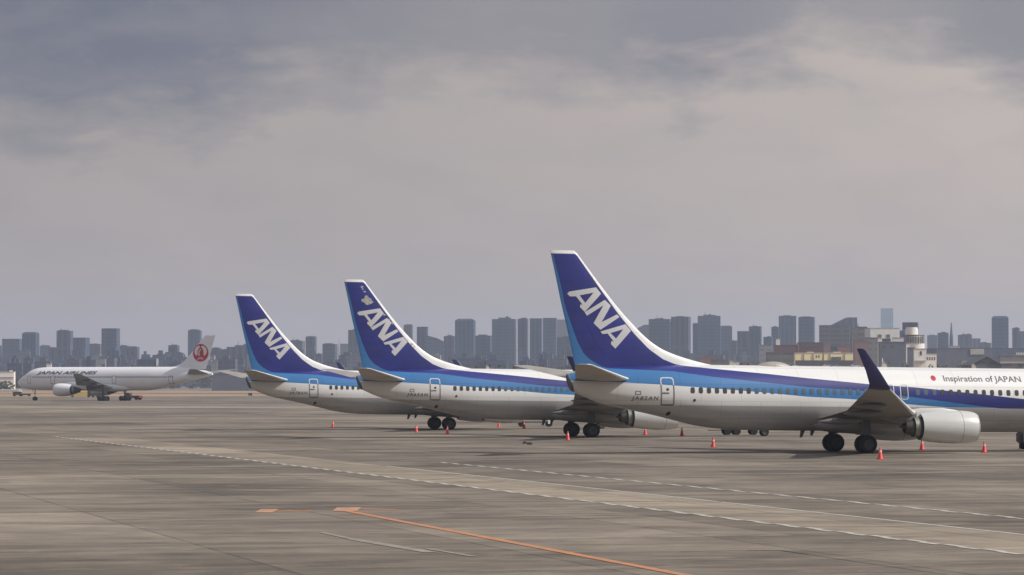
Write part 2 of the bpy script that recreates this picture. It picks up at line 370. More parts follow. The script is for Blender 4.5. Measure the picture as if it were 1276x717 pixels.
def airliner(root, p):
    k = p.get('pitch', 0.0)
    ztop, zbot, hw = pchip(p['ztop']), pchip(p['zbot']), pchip(p['hw'])
    xa, xb = p['xtail'], p['xnose']; zm = p['zmid']
    def zc(x): return max(zbot(x) + 0.35 * (ztop(x) - zbot(x)), min(ztop(x) - 0.35 * (ztop(x) - zbot(x)), zm))
    def yf(x, z):
        c = zc(x); h = (ztop(x) - c) if z > c else (c - zbot(x)); h = max(h, 1e-3)
        q = 1 - ((z - c) / h) ** 2
        return hw(x) * math.sqrt(max(q, 0.0))
    N = 72
    def ring(x):
        c = zc(x); out = []
        sl = max(0.0, min(1.0, (xa + 3 - x) / 3)) ** 2 * p.get('slant', 0.0)
        for i in range(N):
            a = 2 * math.pi * i / N; s_ = math.sin(a)
            h = (ztop(x) - c) if s_ > 0 else (c - zbot(x))
            z = c + h * s_
            out.append((x - sl * (z - c), hw(x) * math.cos(a), z))
        return out
    xs = [xb - (xb - xa) * (1 - math.cos(math.pi * min(1, i / 14) / 2)) * 0.10 for i in range(14)]
    x = xs[-1]
    while x > xa + 0.4: x -= 0.45 * p['sc']; xs.append(max(x, xa))
    if xs[-1] > xa: xs.append(xa)
    bm = bmesh.new(); rings(bm, [ring(x) for x in xs])
    fus = link('fuselage', bm, p['mat'], root, True, 60)
    # tail cone exhaust
    bm = bmesh.new(); R0 = ring(xa); cx = sum(v[0] for v in R0) / N; cy = 0; cz_ = sum(v[2] for v in R0) / N
    rings(bm, [[(cx + (v[0] - cx) * q - o, v[1] * q, cz_ + (v[2] - cz_) * q) for v in R0] for q, o in ((1.0, -0.03), (1.02, 0.02), (0.97, 0.1), (0.8, 0.16), (0.5, 0.1))])
    link('exhaust_cone', bm, M['strut'] if p['kind'] == 'a' else M['white_hull'], root, True, 60)
    # wing body fairing
    f0, f1, fw, fz0, fz1 = p['fairing']; bm = bmesh.new(); rs = []
    for i in range(15):
        q = i / 14; xx = f0 + (f1 - f0) * q; e = math.sin(math.pi * (0.06 + 0.88 * q)) ** 0.5
        rs.append([(xx, fw * e * math.copysign(abs(math.cos(a)) ** 0.7, math.cos(a)), (fz0 + fz1) / 2 + (fz1 - fz0) / 2 * e * math.copysign(abs(math.sin(a)) ** 0.7, math.sin(a))) for a in [2 * math.pi * j / 32 for j in range(32)]])
    rings(bm, rs); link('belly_fairing', bm, p['fairmat'], root, True, 60)
    # tail fin and rudder
    fle = pchip([(z, -x) for x, z in p['finle']]); fte = pchip([(z, -x) for x, z in p['finte']])
    zlo, zhi = p['finz']; T0, T1 = p['fint']
    def fy(x, z):
        le, te = -fle(z), -fte(z); u = min(max((le - x) / (le - te), 0), 1)
        T = T0 + (T1 - T0) * (z - zlo) / (zhi - zlo)
        return T * (1.3 * u ** 0.5 * (1 - u) ** 0.7 + 0.02)
    def finbm(u0, u1):
        bm = bmesh.new(); rs = []; nz = 46; nu = 18
        for i in range(nz + 1):
            q = i / nz; z = zlo + (zhi - zlo) * q; le, te = -fle(z), -fte(z); up = []; lo = []
            cap = 1.0 if q < 0.985 else 0.55
            for j in range(nu + 1):
                u = u0 + (u1 - u0) * (j / nu) ** (1.6 if u0 == 0 else 1); xx = le + (te - le) * u
                if cap < 1 and u0 == 0: xx = min(xx, le - 0.1)
                y = fy(xx, z) * cap
                up.append((xx, y, z)); lo.append((xx, -y - 1e-4, z))
            rs.append(up + lo[::-1])
        rings(bm, rs); return bm
    fin = link('tail_fin', finbm(0.0, 0.7), p['mat'], root, True, 60)
    rud = link('rudder', finbm(0.7015, 1.0), p['mat'], fin, True, 60)
    # flying surfaces
    for sd_ in (-1, 1):
        bm = bmesh.new(); lift(bm, [((x, sd_ * s, z), ch, tr, (0, -sd_ * 0.1, 1)) for s, x, ch, z, tr in p['stab']])
        st = link('tail_plane', bm, p['stabmat'], root, True, 50)
        bm = bmesh.new(); lift(bm, [((x, sd_ * s, z), ch, tr, (0, -sd_ * 0.1, 1)) for s, x, ch, z, tr in p['stab']], 0.0, 0.05, 0.006)
        link('leading_edge', bm, M['dull'], st, True, 50)
        W = p['wing']
        bm = bmesh.new(); lift(bm, [((x, sd_ * s, z), ch, tr, (0, -sd_ * 0.1, 1)) for s, x, ch, z, tr in W], camber=0.008)
        wg = link('wing', bm, p['wingmat'], root, True, 50)
        bm = bmesh.new(); lift(bm, [((x, sd_ * s, z), ch, tr, (0, -sd_ * 0.1, 1)) for s, x, ch, z, tr in W[1:]], 0.0, 0.035, 0.006, camber=0.008)
        link('slat_edge', bm, M['dull'], wg, True, 50)
        for s, x, z, ln, rr in p['fairs']:
            bm = bmesh.new()
            rings(bm, [[(x + ln * (0.5 - q), sd_ * s + rr * e * math.cos(a), z - 0.1 * q * ln * 0.3 + rr * 1.15 * e * math.sin(a)) for a in [2 * math.pi * j / 14 for j in range(14)]]
                       for q, e in ((0, .05), (.08, .5), (.2, .8), (.4, 1), (.6, .95), (.8, .65), (.93, .3), (1, .05))])
            link('flap_fairing', bm, M['fair'], wg, True, 60)
        if p.get('winglet'):
            bm = bmesh.new()
            lift(bm, [((x, sd_ * s, z), ch, tr, (0, -sd_ * ny, nz)) for s, x, ch, z, tr, ny, nz in p['winglet']])
            link('winglet', bm, M['navy'], wg, True, 60)
        # engine
        E = p['eng']; ey = sd_ * E['s']; ez = E['z']; x0, x1 = E['x0'], E['x1']; r = E['r']; L_ = x1 - x0
        bm = bmesh.new()
        revolve_x(bm, [(x1 - L_*0.03, r*0.90), (x1 - L_*0.09, r*0.955), (x1 - L_*0.2, r), (x1 - L_*0.42, r*1.02), (x1 - L_*0.65, r*0.98), (x1 - L_*0.85, r*0.90), (x0, r*0.82),
                       (x0 + 0.02, r*0.79), (x0 + L_*0.25, r*0.8)], ey, ez, 56, E['squash'])
        nac = link('engine_nacelle', bm, M['nacelle'] if p['kind'] == 'a' else M['white_hull'], root, True, 60)
        bm = bmesh.new()
        revolve_x(bm, [(x1 - L_*0.2, r*0.72), (x1 - L_*0.08, r*0.72), (x1 - L_*0.02, r*0.76), (x1, r*0.81), (x1 - L_*0.006, r*0.86), (x1 - L_*0.03, r*0.905)], ey, ez, 56, E['squash'])
        link('intake_lip', bm, M['metal'], nac, True, 60)
        bm = bmesh.new(); revolve_x(bm, [(x1 - L_*0.2, r*0.74), (x1 - L_*0.19, r*0.2), (x1 - L_*0.12, r*0.12), (x1 - L_*0.08, 0.02)], ey, ez, 40, E['squash'], close0=True, close1=True)
        link('fan', bm, M['nozzle'], nac, True, 40)
        bm = bmesh.new(); cr = r * 0.64; ce = E['core']
        revolve_x(bm, [(x0 + L_*0.24, r*0.8), (x0 + L_*0.23, cr), (x0 + 0.02, cr), (x0 - ce*0.35, cr*0.93), (x0 - ce*0.38, cr*0.78), (x0 - ce*0.75, cr*0.62), (x0 - ce*0.78, cr*0.5), (x0 - ce*0.6, cr*0.38), (x0 - ce, 0.04)], ey, ez, 48, close1=True)
        link('exhaust_nozzle', bm, M['nozzle'], nac, True, 30)
        bm = bmesh.new(); revolve_x(bm, [(x0 + L_*0.2, cr + 0.012), (x0 - ce*0.34, cr*0.945 + 0.012)], ey, ez, 48); link('core_cowl', bm, M['core'], nac, True, 30)
        bm = bmesh.new(); rs = []
        for xx, zt, zb, wd in E['pylon']:
            rs.append([(xx, ey - wd, zb), (xx, ey - wd, zt - wd), (xx, ey - wd*0.5, zt), (xx, ey + wd*0.5, zt), (xx, ey + wd, zt - wd), (xx, ey + wd, zb)])
        rings(bm, rs); link('engine_pylon', bm, M['nacelle'] if p['kind'] == 'a' else M['white_hull'], root, True, 40)
        if p['kind'] == 'a':
            bm = bmesh.new(); rings(bm, [[(xx, ey - wd, zb), (xx, ey - wd, zt), (xx, ey + wd, zt), (xx, ey + wd, zb)] for xx, zt, zb, wd in ((0.2, 2.45, 2.2, 0.04), (1.2, 2.5, 1.9, 0.12), (2.6, 2.6, 1.95, 0.17))]); link('pylon_fairing', bm, M['fair'], root)
    for o in list(root.children_recursive): shear(o, k)
    def body_decal(name, tris, side, mat, parent=None, step=0.12, off=0.012, xstep=None):
        o = decal(name, tris, yf, side, mat, parent or root, step, off, xstep); shear(o, k); return o
    def fin_decal(name, tris, side, mat, parent=None, off=0.012, pieces=None):
        o = decal(name, tris, fy, side, mat, parent or fin, 0.25, off, 0.3); shear(o, k); return o
    # landing gear
    for gx, gy, r, wd, dx, dy, top in p['gear']:
        bm = bmesh.new(); tube(bm, (gx, gy, r * 0.9), (gx, gy, top * 0.62), r * 0.15, n=14); tube(bm, (gx, gy, top * 0.55), (gx, gy, top), r * 0.24, n=14)
        tube(bm, (gx, gy, top * 0.5), (gx + (0.9 if gx > 3 else 0.1), gy * (0.55 if gy else 1), top), r * 0.1, n=10)
        tube(bm, (gx, gy - dy - wd * 0.3, r), (gx, gy + dy + wd * 0.3, r), r * 0.16, n=12)
        if len(dx) > 1: tube(bm, (gx + dx[0], gy, r), (gx + dx[-1], gy, r), r * 0.22, n=12)
        for q in dx:
            if q: tube(bm, (gx + q, gy - dy, r), (gx + q, gy + dy, r), r * 0.16, n=12)
        if abs(gy) > 0.1: box(bm, gx - r*0.55, gx + r*0.55, gy + math.copysign(wd*0.1, gy) - 0.02, gy + math.copysign(wd*0.1, gy) + 0.02, r * 2.0, top)
        lg = link('landing_gear', bm, M['strut'], root, True, 40)
        for q in dx:
            for s_ in (-1, 1): wheel(lg, gx + q, gy + s_ * dy, r, wd, s_)
    return body_decal, fin_decal, yf, fy, ztop, zbot, fin

# ---- medium twin jet, nose to +x, main gear at the origin
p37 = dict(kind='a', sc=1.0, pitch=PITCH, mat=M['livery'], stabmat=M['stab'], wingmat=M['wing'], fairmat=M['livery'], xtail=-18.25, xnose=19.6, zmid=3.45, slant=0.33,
    ztop=[(19.6, 2.85), (19.45, 3.15), (19.0, 3.5), (18.2, 3.9), (17.4, 4.35), (16.6, 4.85), (15.4, 5.2), (13.6, 5.38), (11.5, 5.41), (-10.0, 5.41), (-13, 5.36), (-15.5, 5.22), (-17.2, 5.0), (-18.3, 4.72)],
    zbot=[(19.6, 2.70), (19.45, 2.4), (19.0, 2.1), (18.0, 1.78), (16.5, 1.5), (14.5, 1.38), (12, 1.34), (-5.25, 1.34), (-7.5, 1.37), (-8.9, 1.45), (-10.2, 1.61), (-11.5, 1.9), (-12.85, 2.22), (-14.3, 2.52), (-16.4, 2.95), (-17.5, 3.32), (-18.3, 3.66)],
    hw=[(19.6, 0.08), (19.45, 0.42), (19.0, 0.78), (18.0, 1.25), (16.5, 1.65), (14.5, 1.85), (12.5, 1.88), (-9, 1.88), (-11, 1.8), (-13, 1.58), (-15, 1.2), (-17, 0.7), (-18.3, 0.3)],
    fairing=(-3.3, 6.6, 2.0, 1.14, 2.7),
    finle=[(-18.02, 12.37), (-16.39, 10.281), (-15.22, 8.85), (-14.18, 7.75), (-13.55, 7.15), (-13.0, 6.72), (-12.34, 6.33), (-11.29, 5.93), (-10.23, 5.64), (-9.24, 5.42), (-8.3, 5.25), (-7.6, 5.0)],
    finte=[(-19.62, 12.37), (-19.31, 11.0), (-18.95, 9.3), (-18.5, 7.4), (-18.08, 5.5), (-17.95, 5.0)], finz=(5.0, 12.37), fint=(0.42, 0.17),
    stab=[(0.2, -14.3, 3.75, 4.42, 0.1), (1.2, -15.0, 3.35, 4.5, 0.1), (7.0, -19.0, 1.05, 5.27, 0.09), (7.18, -19.3, 0.7, 5.29, 0.06)],
    wing=[(0.8, 6.0, 8.6, 2.05, 0.12), (2.0, 4.6, 7.1, 2.2, 0.13), (3.2, 3.5, 5.95, 2.33, 0.12), (5.9, 1.95, 4.35, 2.66, 0.115), (11.5, -1.0, 2.9, 3.3, 0.105), (16.9, -3.82, 1.5, 3.92, 0.10), (17.12, -3.95, 1.42, 3.98, 0.10)],
    winglet=[(17.12, -3.97, 1.40, 3.985, 0.10, 0.1, 1), (17.38, -4.12, 1.28, 4.08, 0.09, 0.5, 0.85), (17.56, -4.33, 1.12, 4.3, 0.085, 0.95, 0.3), (17.7, -4.85, 0.86, 5.0, 0.08, 1, 0.12), (17.88, -5.8, 0.5, 6.22, 0.08, 1, 0.1), (17.9, -5.95, 0.36, 6.3, 0.05, 1, 0.1)],
    fairs=[(4.3, -2.2, 2.05, 3.0, 0.2), (7.6, -2.0, 2.55, 2.6, 0.18), (11.2, -3.0, 3.02, 2.3, 0.16)],
    eng=dict(s=4.83, z=1.68, x0=2.78, x1=6.52, r=1.03, squash=0.97, core=1.3,
             pylon=[(2.0, 2.72, 2.3, 0.12), (2.9, 2.86, 2.3, 0.2), (4.3, 2.87, 2.3, 0.2), (5.2, 2.74, 2.4, 0.17), (5.8, 2.62, 2.4, 0.06)]),
    gear=[(0, 2.86, 0.565, 0.4, (0,), 0.43, 2.2), (0, -2.86, 0.565, 0.4, (0,), 0.43, 2.2), (15.6, 0, 0.345, 0.2, (0,), 0.2, 1.5)])
G3 = 'twin jets parked side by side on the apron'
protoC = empty('airliner', (21.3, 208, 0), R(15))
bd, fd, yf, fy, zt, zb, fin0 = airliner(protoC, p37)
S = -1    # starboard = -y, the side towards the camera
A1 = [(-18.55, 9.70), (-18.41, 9.83), (-16.70, 10.12), (-16.38, 9.724), (-17.44, 8.586), (-17.75, 8.88), (-17.72, 9.04), (-17.58, 9.03), (-17.99, 9.54), (-18.38, 9.53)]
A1h = [(-17.77, 9.607), (-16.87, 9.79), (-17.41, 9.146)]
NN = [(-17.45, 8.573), (-16.14, 9.354), (-15.75, 9.0), (-16.37, 7.967), (-15.36, 8.463), (-15.19, 8.31), (-16.44, 7.493), (-16.88, 7.90), (-16.24, 9.01), (-17.3, 8.352)]
A2 = [(-16.44, 7.387), (-16.31, 7.233), (-15.98, 7.269), (-15.59, 6.776), (-15.74, 6.805), (-15.77, 6.617), (-15.49, 6.341), (-14.45, 7.466), (-14.81, 7.866)]
A2h = [(-15.8, 7.303), (-14.96, 7.552), (-15.44, 6.965)]
for sd_ in (-1, 1):
    if sd_ == -1:
        sets = [(A1, [A1h]), (NN, []), (A2, [A2h])]
    else:      # the other side reads the other way round
        fl = lambda L: [(-32.9 - x - 0.58 * (2 * 8.2 - 2 * z) * 0 , z) for x, z in L]
        sets = []
    for o_, h_ in sets: fd('fin_letter', poly(o_, h_), sd_, M['letter'])
# cabin windows
wx = [-10.96 + 0.518 * i for i in range(24)] + [3.9 + 0.56 * i for i in range(0, 20)]
for sd_ in (-1, 1):
    for i, x in enumerate(wx):
        if 13.6 < x: continue
        bd('cabin_window', poly(rrect(x, 3.815 + 0.004 * max(0, x), 0.27, 0.37, 0.1)), sd_, M['glass_mid'] if -6.9 < x < 5.5 else M['glass'], step=0.2)
    for (x0, x1, z0, z1) in ((-12.95, -12.11, 2.84, 4.60), (13.9, 14.8, 2.9, 4.72), (1.78, 2.32, 3.36, 4.32), (2.72, 3.26, 3.36, 4.32)):
        if abs(x0) < 4:
            o = rrect((x0+x1)/2, (z0+z1)/2, x1-x0, z1-z0, 0.15); i_ = rrect((x0+x1)/2, (z0+z1)/2, x1-x0-0.1, z1-z0-0.1, 0.12)
            d = bd('emergency_exit', poly(o, [i_]), sd_, M['lineL'], off=0.014)
            bd('exit_window', poly(rrect((x0+x1)/2, 3.82, 0.27, 0.37, 0.1)), sd_, M['glass'], d, off=0.014)
            continue
        zc_ = 4.13 if x0 < 0 else 2.95; t_ = 0.065
        up = [(x0, zc_), (x0, z1-.15), (x0+.05, z1-.04), (x0+.15, z1), (x1-.15, z1), (x1-.05, z1-.04), (x1, z1-.15), (x1, zc_), (x1-t_, zc_), (x1-t_, z1-.16), (x1-.16, z1-t_), (x0+.16, z1-t_), (x0+t_, z1-.16), (x0+t_, zc_)]
        dn = [(x0, zc_), (x0+t_, zc_), (x0+t_, z0+t_*1.4), (x1-t_, z0+t_*1.4), (x1-t_, zc_), (x1, zc_), (x1, z0+.08), (x1-.08, z0), (x0+.08, z0), (x0, z0+.08)]
        d = bd('cabin_door', poly(dn), sd_, M['lineD'], off=0.014)
        bd('door_frame', poly(up), sd_, M['lineL'], d, off=0.014)
        bd('door_handle', poly(rrect((x0+x1)/2 - 0.12, 3.62, 0.42, 0.09, 0.03)), sd_, M['lineD'], d, off=0.014)
        bd('door_window', poly(circ((x0+x1)/2, 3.85, 0.085, 14)), sd_, M['glass'], d, off=0.014)
    bd('service_port', poly(circ(-10.85, 3.195, 0.09, 16)), sd_, M['glass'])
    bd('outflow_valve', poly(circ(-12.3, 2.35, 0.13, 16)), sd_, M['black'])
bd('red_roundel', poly(circ(5.12, 4.74, 0.17)), S, M['red'])
bd('title_lettering', text_tris('Inspiration of JAPAN', 5.8, 11.08, 4.43, 4.92, 0, 0.012), S, M['titles'], step=0.08)
bm = bmesh.new()       # satellite radome on the roof
rs = []
for q in range(13):
    xx = -6.15 + 2.2 * q / 12; e = math.sin(math.pi * (0.04 + 0.92 * q / 12)) ** 0.6
    rs.append([(xx, 0.5 * e * math.cos(a), 5.36 + 0.36 * e * max(0, math.sin(a)) - 0.05) for a in [2 * math.pi * j / 24 for j in range(24)]])
rings(bm, rs); o = link('antenna_radome', bm, M['stab'], protoC, True, 60); shear(o, PITCH)
RADOME = o
for (x, z, hgt, ln) in ((-8.2 + 0.4, 5.4, 0.3, 0.35), (2.4, 5.4, 0.32, 0.4), (8.5, 5.4, 0.3, 0.35), (-3.1, 1.34, -0.42, 0.3), (-2.45, 1.34, -0.3, 0.28)):
    bm = bmesh.new(); sg = 1 if hgt > 0 else -1
    rings(bm, [[(x + ln/2 - sh, -w_, zz), (x + ln/2 - sh, w_, zz), (x - ln*q/2 - sh, w_, zz), (x - ln*q/2 - sh, -w_, zz)] for zz, sh, q, w_ in ((z - sg*0.05, 0, 1, 0.03), (z + hgt, abs(hgt)*0.5, 0.1, 0.015))])
    o = link('blade_antenna', bm, M['stab'] if sg > 0 else M['strut'], protoC); shear(o, PITCH)
def decals_on(root, reg, wear):
    fin = [c for c in root.children if c.name.startswith('tail_fin')][0]
    o = decal('registration', text_tris(reg, -14.75, -13.1, 3.10, 3.42, 0.2, 0.008, 1.25), yf, S, M['reg'], root, 0.1); shear(o, PITCH)
    o = decal('flag_outline', poly(rrect(-14.35, 3.62, 0.34, 0.24, 0.02), [rrect(-14.35, 3.62, 0.26, 0.16, 0.02)]), yf, S, M['lineD'], root, 0.1); shear(o, PITCH)
    if wear:
        r2 = random.Random(3)
        blobs = [(-17.72, 10.72, 0.36), (-17.6, 10.64, 0.28), (-17.78, 10.98, 0.14), (-18.15, 11.8, 0.1), (-18.1, 11.62, 0.07), (-17.95, 11.42, 0.09),
                 (-16.55, 9.75, 0.13), (-16.35, 9.6, 0.1), (-16.0, 9.2, 0.12), (-15.7, 8.95, 0.1), (-14.55, 7.62, 0.09), (-14.1, 7.3, 0.12), (-13.9, 7.1, 0.08)]
        for i, (x, z, r) in enumerate(blobs):
            pts = [(x + r * 1.25 * math.cos(a) * r2.uniform(.6, 1.2), z + r * math.sin(a) * r2.uniform(.5, 1.1)) for a in [2 * math.pi * j / 11 for j in range(11)]]
            o = decal('worn_paint_patch', poly(pts), fy, S, M['worn'], fin, 0.25, 0.007 + 0.001 * (i % 3), 0.3); shear(o, PITCH)
M['worn'] = plain('worn bare patch', (0.36, 0.36, 0.33), 0.5, var=0.35, scale=6)
planeB = copy_tree(protoC); planeB.location = (5.6, 266, 0)
planeA = copy_tree(protoC); planeA.location = (-6.6, 308.5, 0)
for q in (planeA, planeB):
    for c in list(q.children):
        if c.name.startswith('antenna_radome'): bpy.data.objects.remove(c)
tag(protoC, 'nearest and rightmost white and blue twin jet, large ANA fin, registration JA82AN', 'airliner', G3)
tag(planeB, 'middle white and blue twin jet of three, with pale worn patches on its fin', 'airliner', G3)
tag(planeA, 'farthest and smallest of the three white and blue twin jets, clean ANA fin', 'airliner', G3)
decals_on(protoC, 'JA82AN', False); decals_on(planeB, 'JA63AN', True); decals_on(planeA, 'JA78AN', False)

# ---- wide body with the red crane, nose to the left
p67 = dict(kind='b', sc=1.4, pitch=0.0, mat=M['white_hull'], stabmat=M['wingD'], wingmat=M['wingD'], fairmat=M['white_hull'], xtail=-26.1, xnose=27.5, zmid=5.1, slant=0.0,
    ztop=[(27.5, 4.2), (27.2, 4.7), (26.2, 5.5), (24.8, 6.4), (23.2, 7.3), (21, 7.8), (18, 7.92), (-16, 7.92), (-20, 7.7), (-24, 7.1), (-26.2, 6.5)],
    zbot=[(27.5, 4.05), (27.2, 3.6), (26.2, 3.05), (24, 2.6), (21, 2.45), (17, 2.42), (-8, 2.42), (-12, 2.8), (-16, 3.6), (-20, 4.5), (-24, 5.4), (-26.2, 6.0)],
    hw=[(27.5, 0.08), (27.2, 0.6), (26.2, 1.2), (24, 1.95), (21, 2.4), (18, 2.51), (-10, 2.51), (-15, 2.2), (-20, 1.5), (-24, 0.7), (-26.2, 0.25)],
    fairing=(-5.5, 10, 2.6, 2.1, 4.2),
    finle=[(-24.3, 15.2), (-22.1, 12.9), (-19.0, 9.6), (-18.0, 8.75), (-16.6, 8.15), (-15.0, 7.85), (-14.2, 7.4)],
    finte=[(-27.0, 15.2), (-24.6, 7.9), (-24.4, 7.4)], finz=(7.4, 15.2), fint=(0.6, 0.25),
    stab=[(0.3, -19.5, 5.8, 6.3, 0.1), (9.2, -25.6, 1.9, 7.3, 0.09), (9.4, -26, 1.3, 7.3, 0.06)],
    wing=[(1.0, 11.0, 11.0, 3.0, 0.12), (2.6, 9.6, 10.2, 3.2, 0.13), (7.9, 6.0, 7.0, 3.95, 0.12), (15.5, 1.2, 4.6, 5.0, 0.11), (23.5, -3.6, 2.3, 6.1, 0.1), (23.8, -3.9, 1.8, 6.15, 0.08)],
    fairs=[(6, -1.3, 3.1, 3.5, 0.3), (10.5, -1.2, 3.8, 3.2, 0.28), (16, -2.6, 4.7, 2.8, 0.25)],
    eng=dict(s=7.92, z=2.55, x0=6.9, x1=11.6, r=1.5, squash=0.96, core=2.6,
             pylon=[(3.2, 3.7, 2.6, 0.2), (6.9, 4.4, 3.4, 0.25), (9.0, 4.1, 3.6, 0.25), (10.0, 3.9, 3.6, 0.1)]),
    gear=[(0.5, 4.65, 0.58, 0.42, (0.72, -0.72), 0.57, 3.2), (0.5, -4.65, 0.58, 0.42, (0.72, -0.72), 0.57, 3.2), (22.7, 0, 0.47, 0.3, (0,), 0.3, 2.7)])
JZ = 770.0
jal = empty('wide_body_airliner', ((145 - 638) * JZ / FPX, JZ, 0), R(180 - 26), 'white wide body jet with red crane roundel on its fin, nose pointing left', 'airliner')
bd, fd, yf2, fy2, _, _, fin2 = airliner(jal, p67)
PS = 1    # port side towards the camera
M['crane'] = plain('crane red', (0.55, 0.015, 0.03), 0.4)
M['cranew'] = plain('crane white', (0.75, 0.73, 0.73), 0.4)
cx_, cz_ = -23.15, 11.15; q = 1.0
fd('fin_roundel', poly(circ(cx_, cz_, 2.05, 40)), PS, M['crane'], off=0.02)
# white wings raised round the disc, curved neck, head
def arcband(r0, r1, a0, a1, ox=0, oz=0, n=14, taper=True):
    o, i_ = [], []
    for k_ in range(n + 1):
        t_ = k_ / n; a = R(a0 + (a1 - a0) * t_); e = math.sin(math.pi * (0.03 + 0.94 * t_)) ** 0.5 if taper else 1
        rm = (r0 + r1) / 2; h = (r1 - r0) / 2 * e
        o.append((cx_ + ox - (rm + h) * math.cos(a), cz_ + oz + (rm + h) * math.sin(a))); i_.append((cx_ + ox - (rm - h) * math.cos(a), cz_ + oz + (rm - h) * math.sin(a)))
    return poly(o + i_[::-1])
fd('crane_wing', arcband(0.78, 1.66, 100, 222, 0.0, 0.22), PS, M['cranew'], off=0.05)
fd('crane_wing', arcband(0.78, 1.66, 80, -42, 0.0, 0.22), PS, M['cranew'], off=0.05)
fd('crane_neck', poly([(cx_+.1, cz_-.7), (cx_+.32, cz_-.1), (cx_+.2, cz_+.35), (cx_-.1, cz_+.7), (cx_-.55, cz_+.85), (cx_-.2, cz_+.95), (cx_+.15, cz_+.75), (cx_+.48, cz_+.3), (cx_+.6, cz_-.1), (cx_+.45, cz_-.7)]), PS, M['cranew'], off=0.06)
fd('crane_head', poly(circ(cx_ - 0.28, cz_ + 0.92, 0.2, 12)), PS, M['black'], off=0.07)
fd('fin_letters', text_tris('JAL', cx_ + 0.85, cx_ - 0.85, cz_ - 1.62, cz_ - 1.02, 0.2, 0.03), PS, M['cranew'], off=0.07)
bd('title_lettering', text_tris('JAPAN AIRLINES', 20.9, 3.9, 5.98, 6.95, 0.35, 0.035), PS, M['reg'], step=0.3, off=0.02)
for i in range(78):
    x = 21.8 - 0.5 * i
    if 15.6 < x < 16.6 or -1.5 < x < -0.5: continue
    bd('cabin_window', poly(rrect(x, 5.55, 0.27, 0.36, 0.1)), PS, M['glass_far'], step=0.3, off=0.015)
for x in (23.0, 16.1, -1.0, -19.2 + 3):
    z_ = 4.9; d = bd('cabin_door', poly(rrect(x, z_, 1.1, 1.9, .15), [rrect(x, z_, 0.92, 1.72, .12)]), PS, M['glass_far'], step=0.3, off=0.015)
bd('cockpit_window', poly([(25.6, 5.75), (24.6, 5.8), (24.5, 6.25), (25.2, 6.3)]), PS, M['glass_far'], step=0.2, off=0.02)

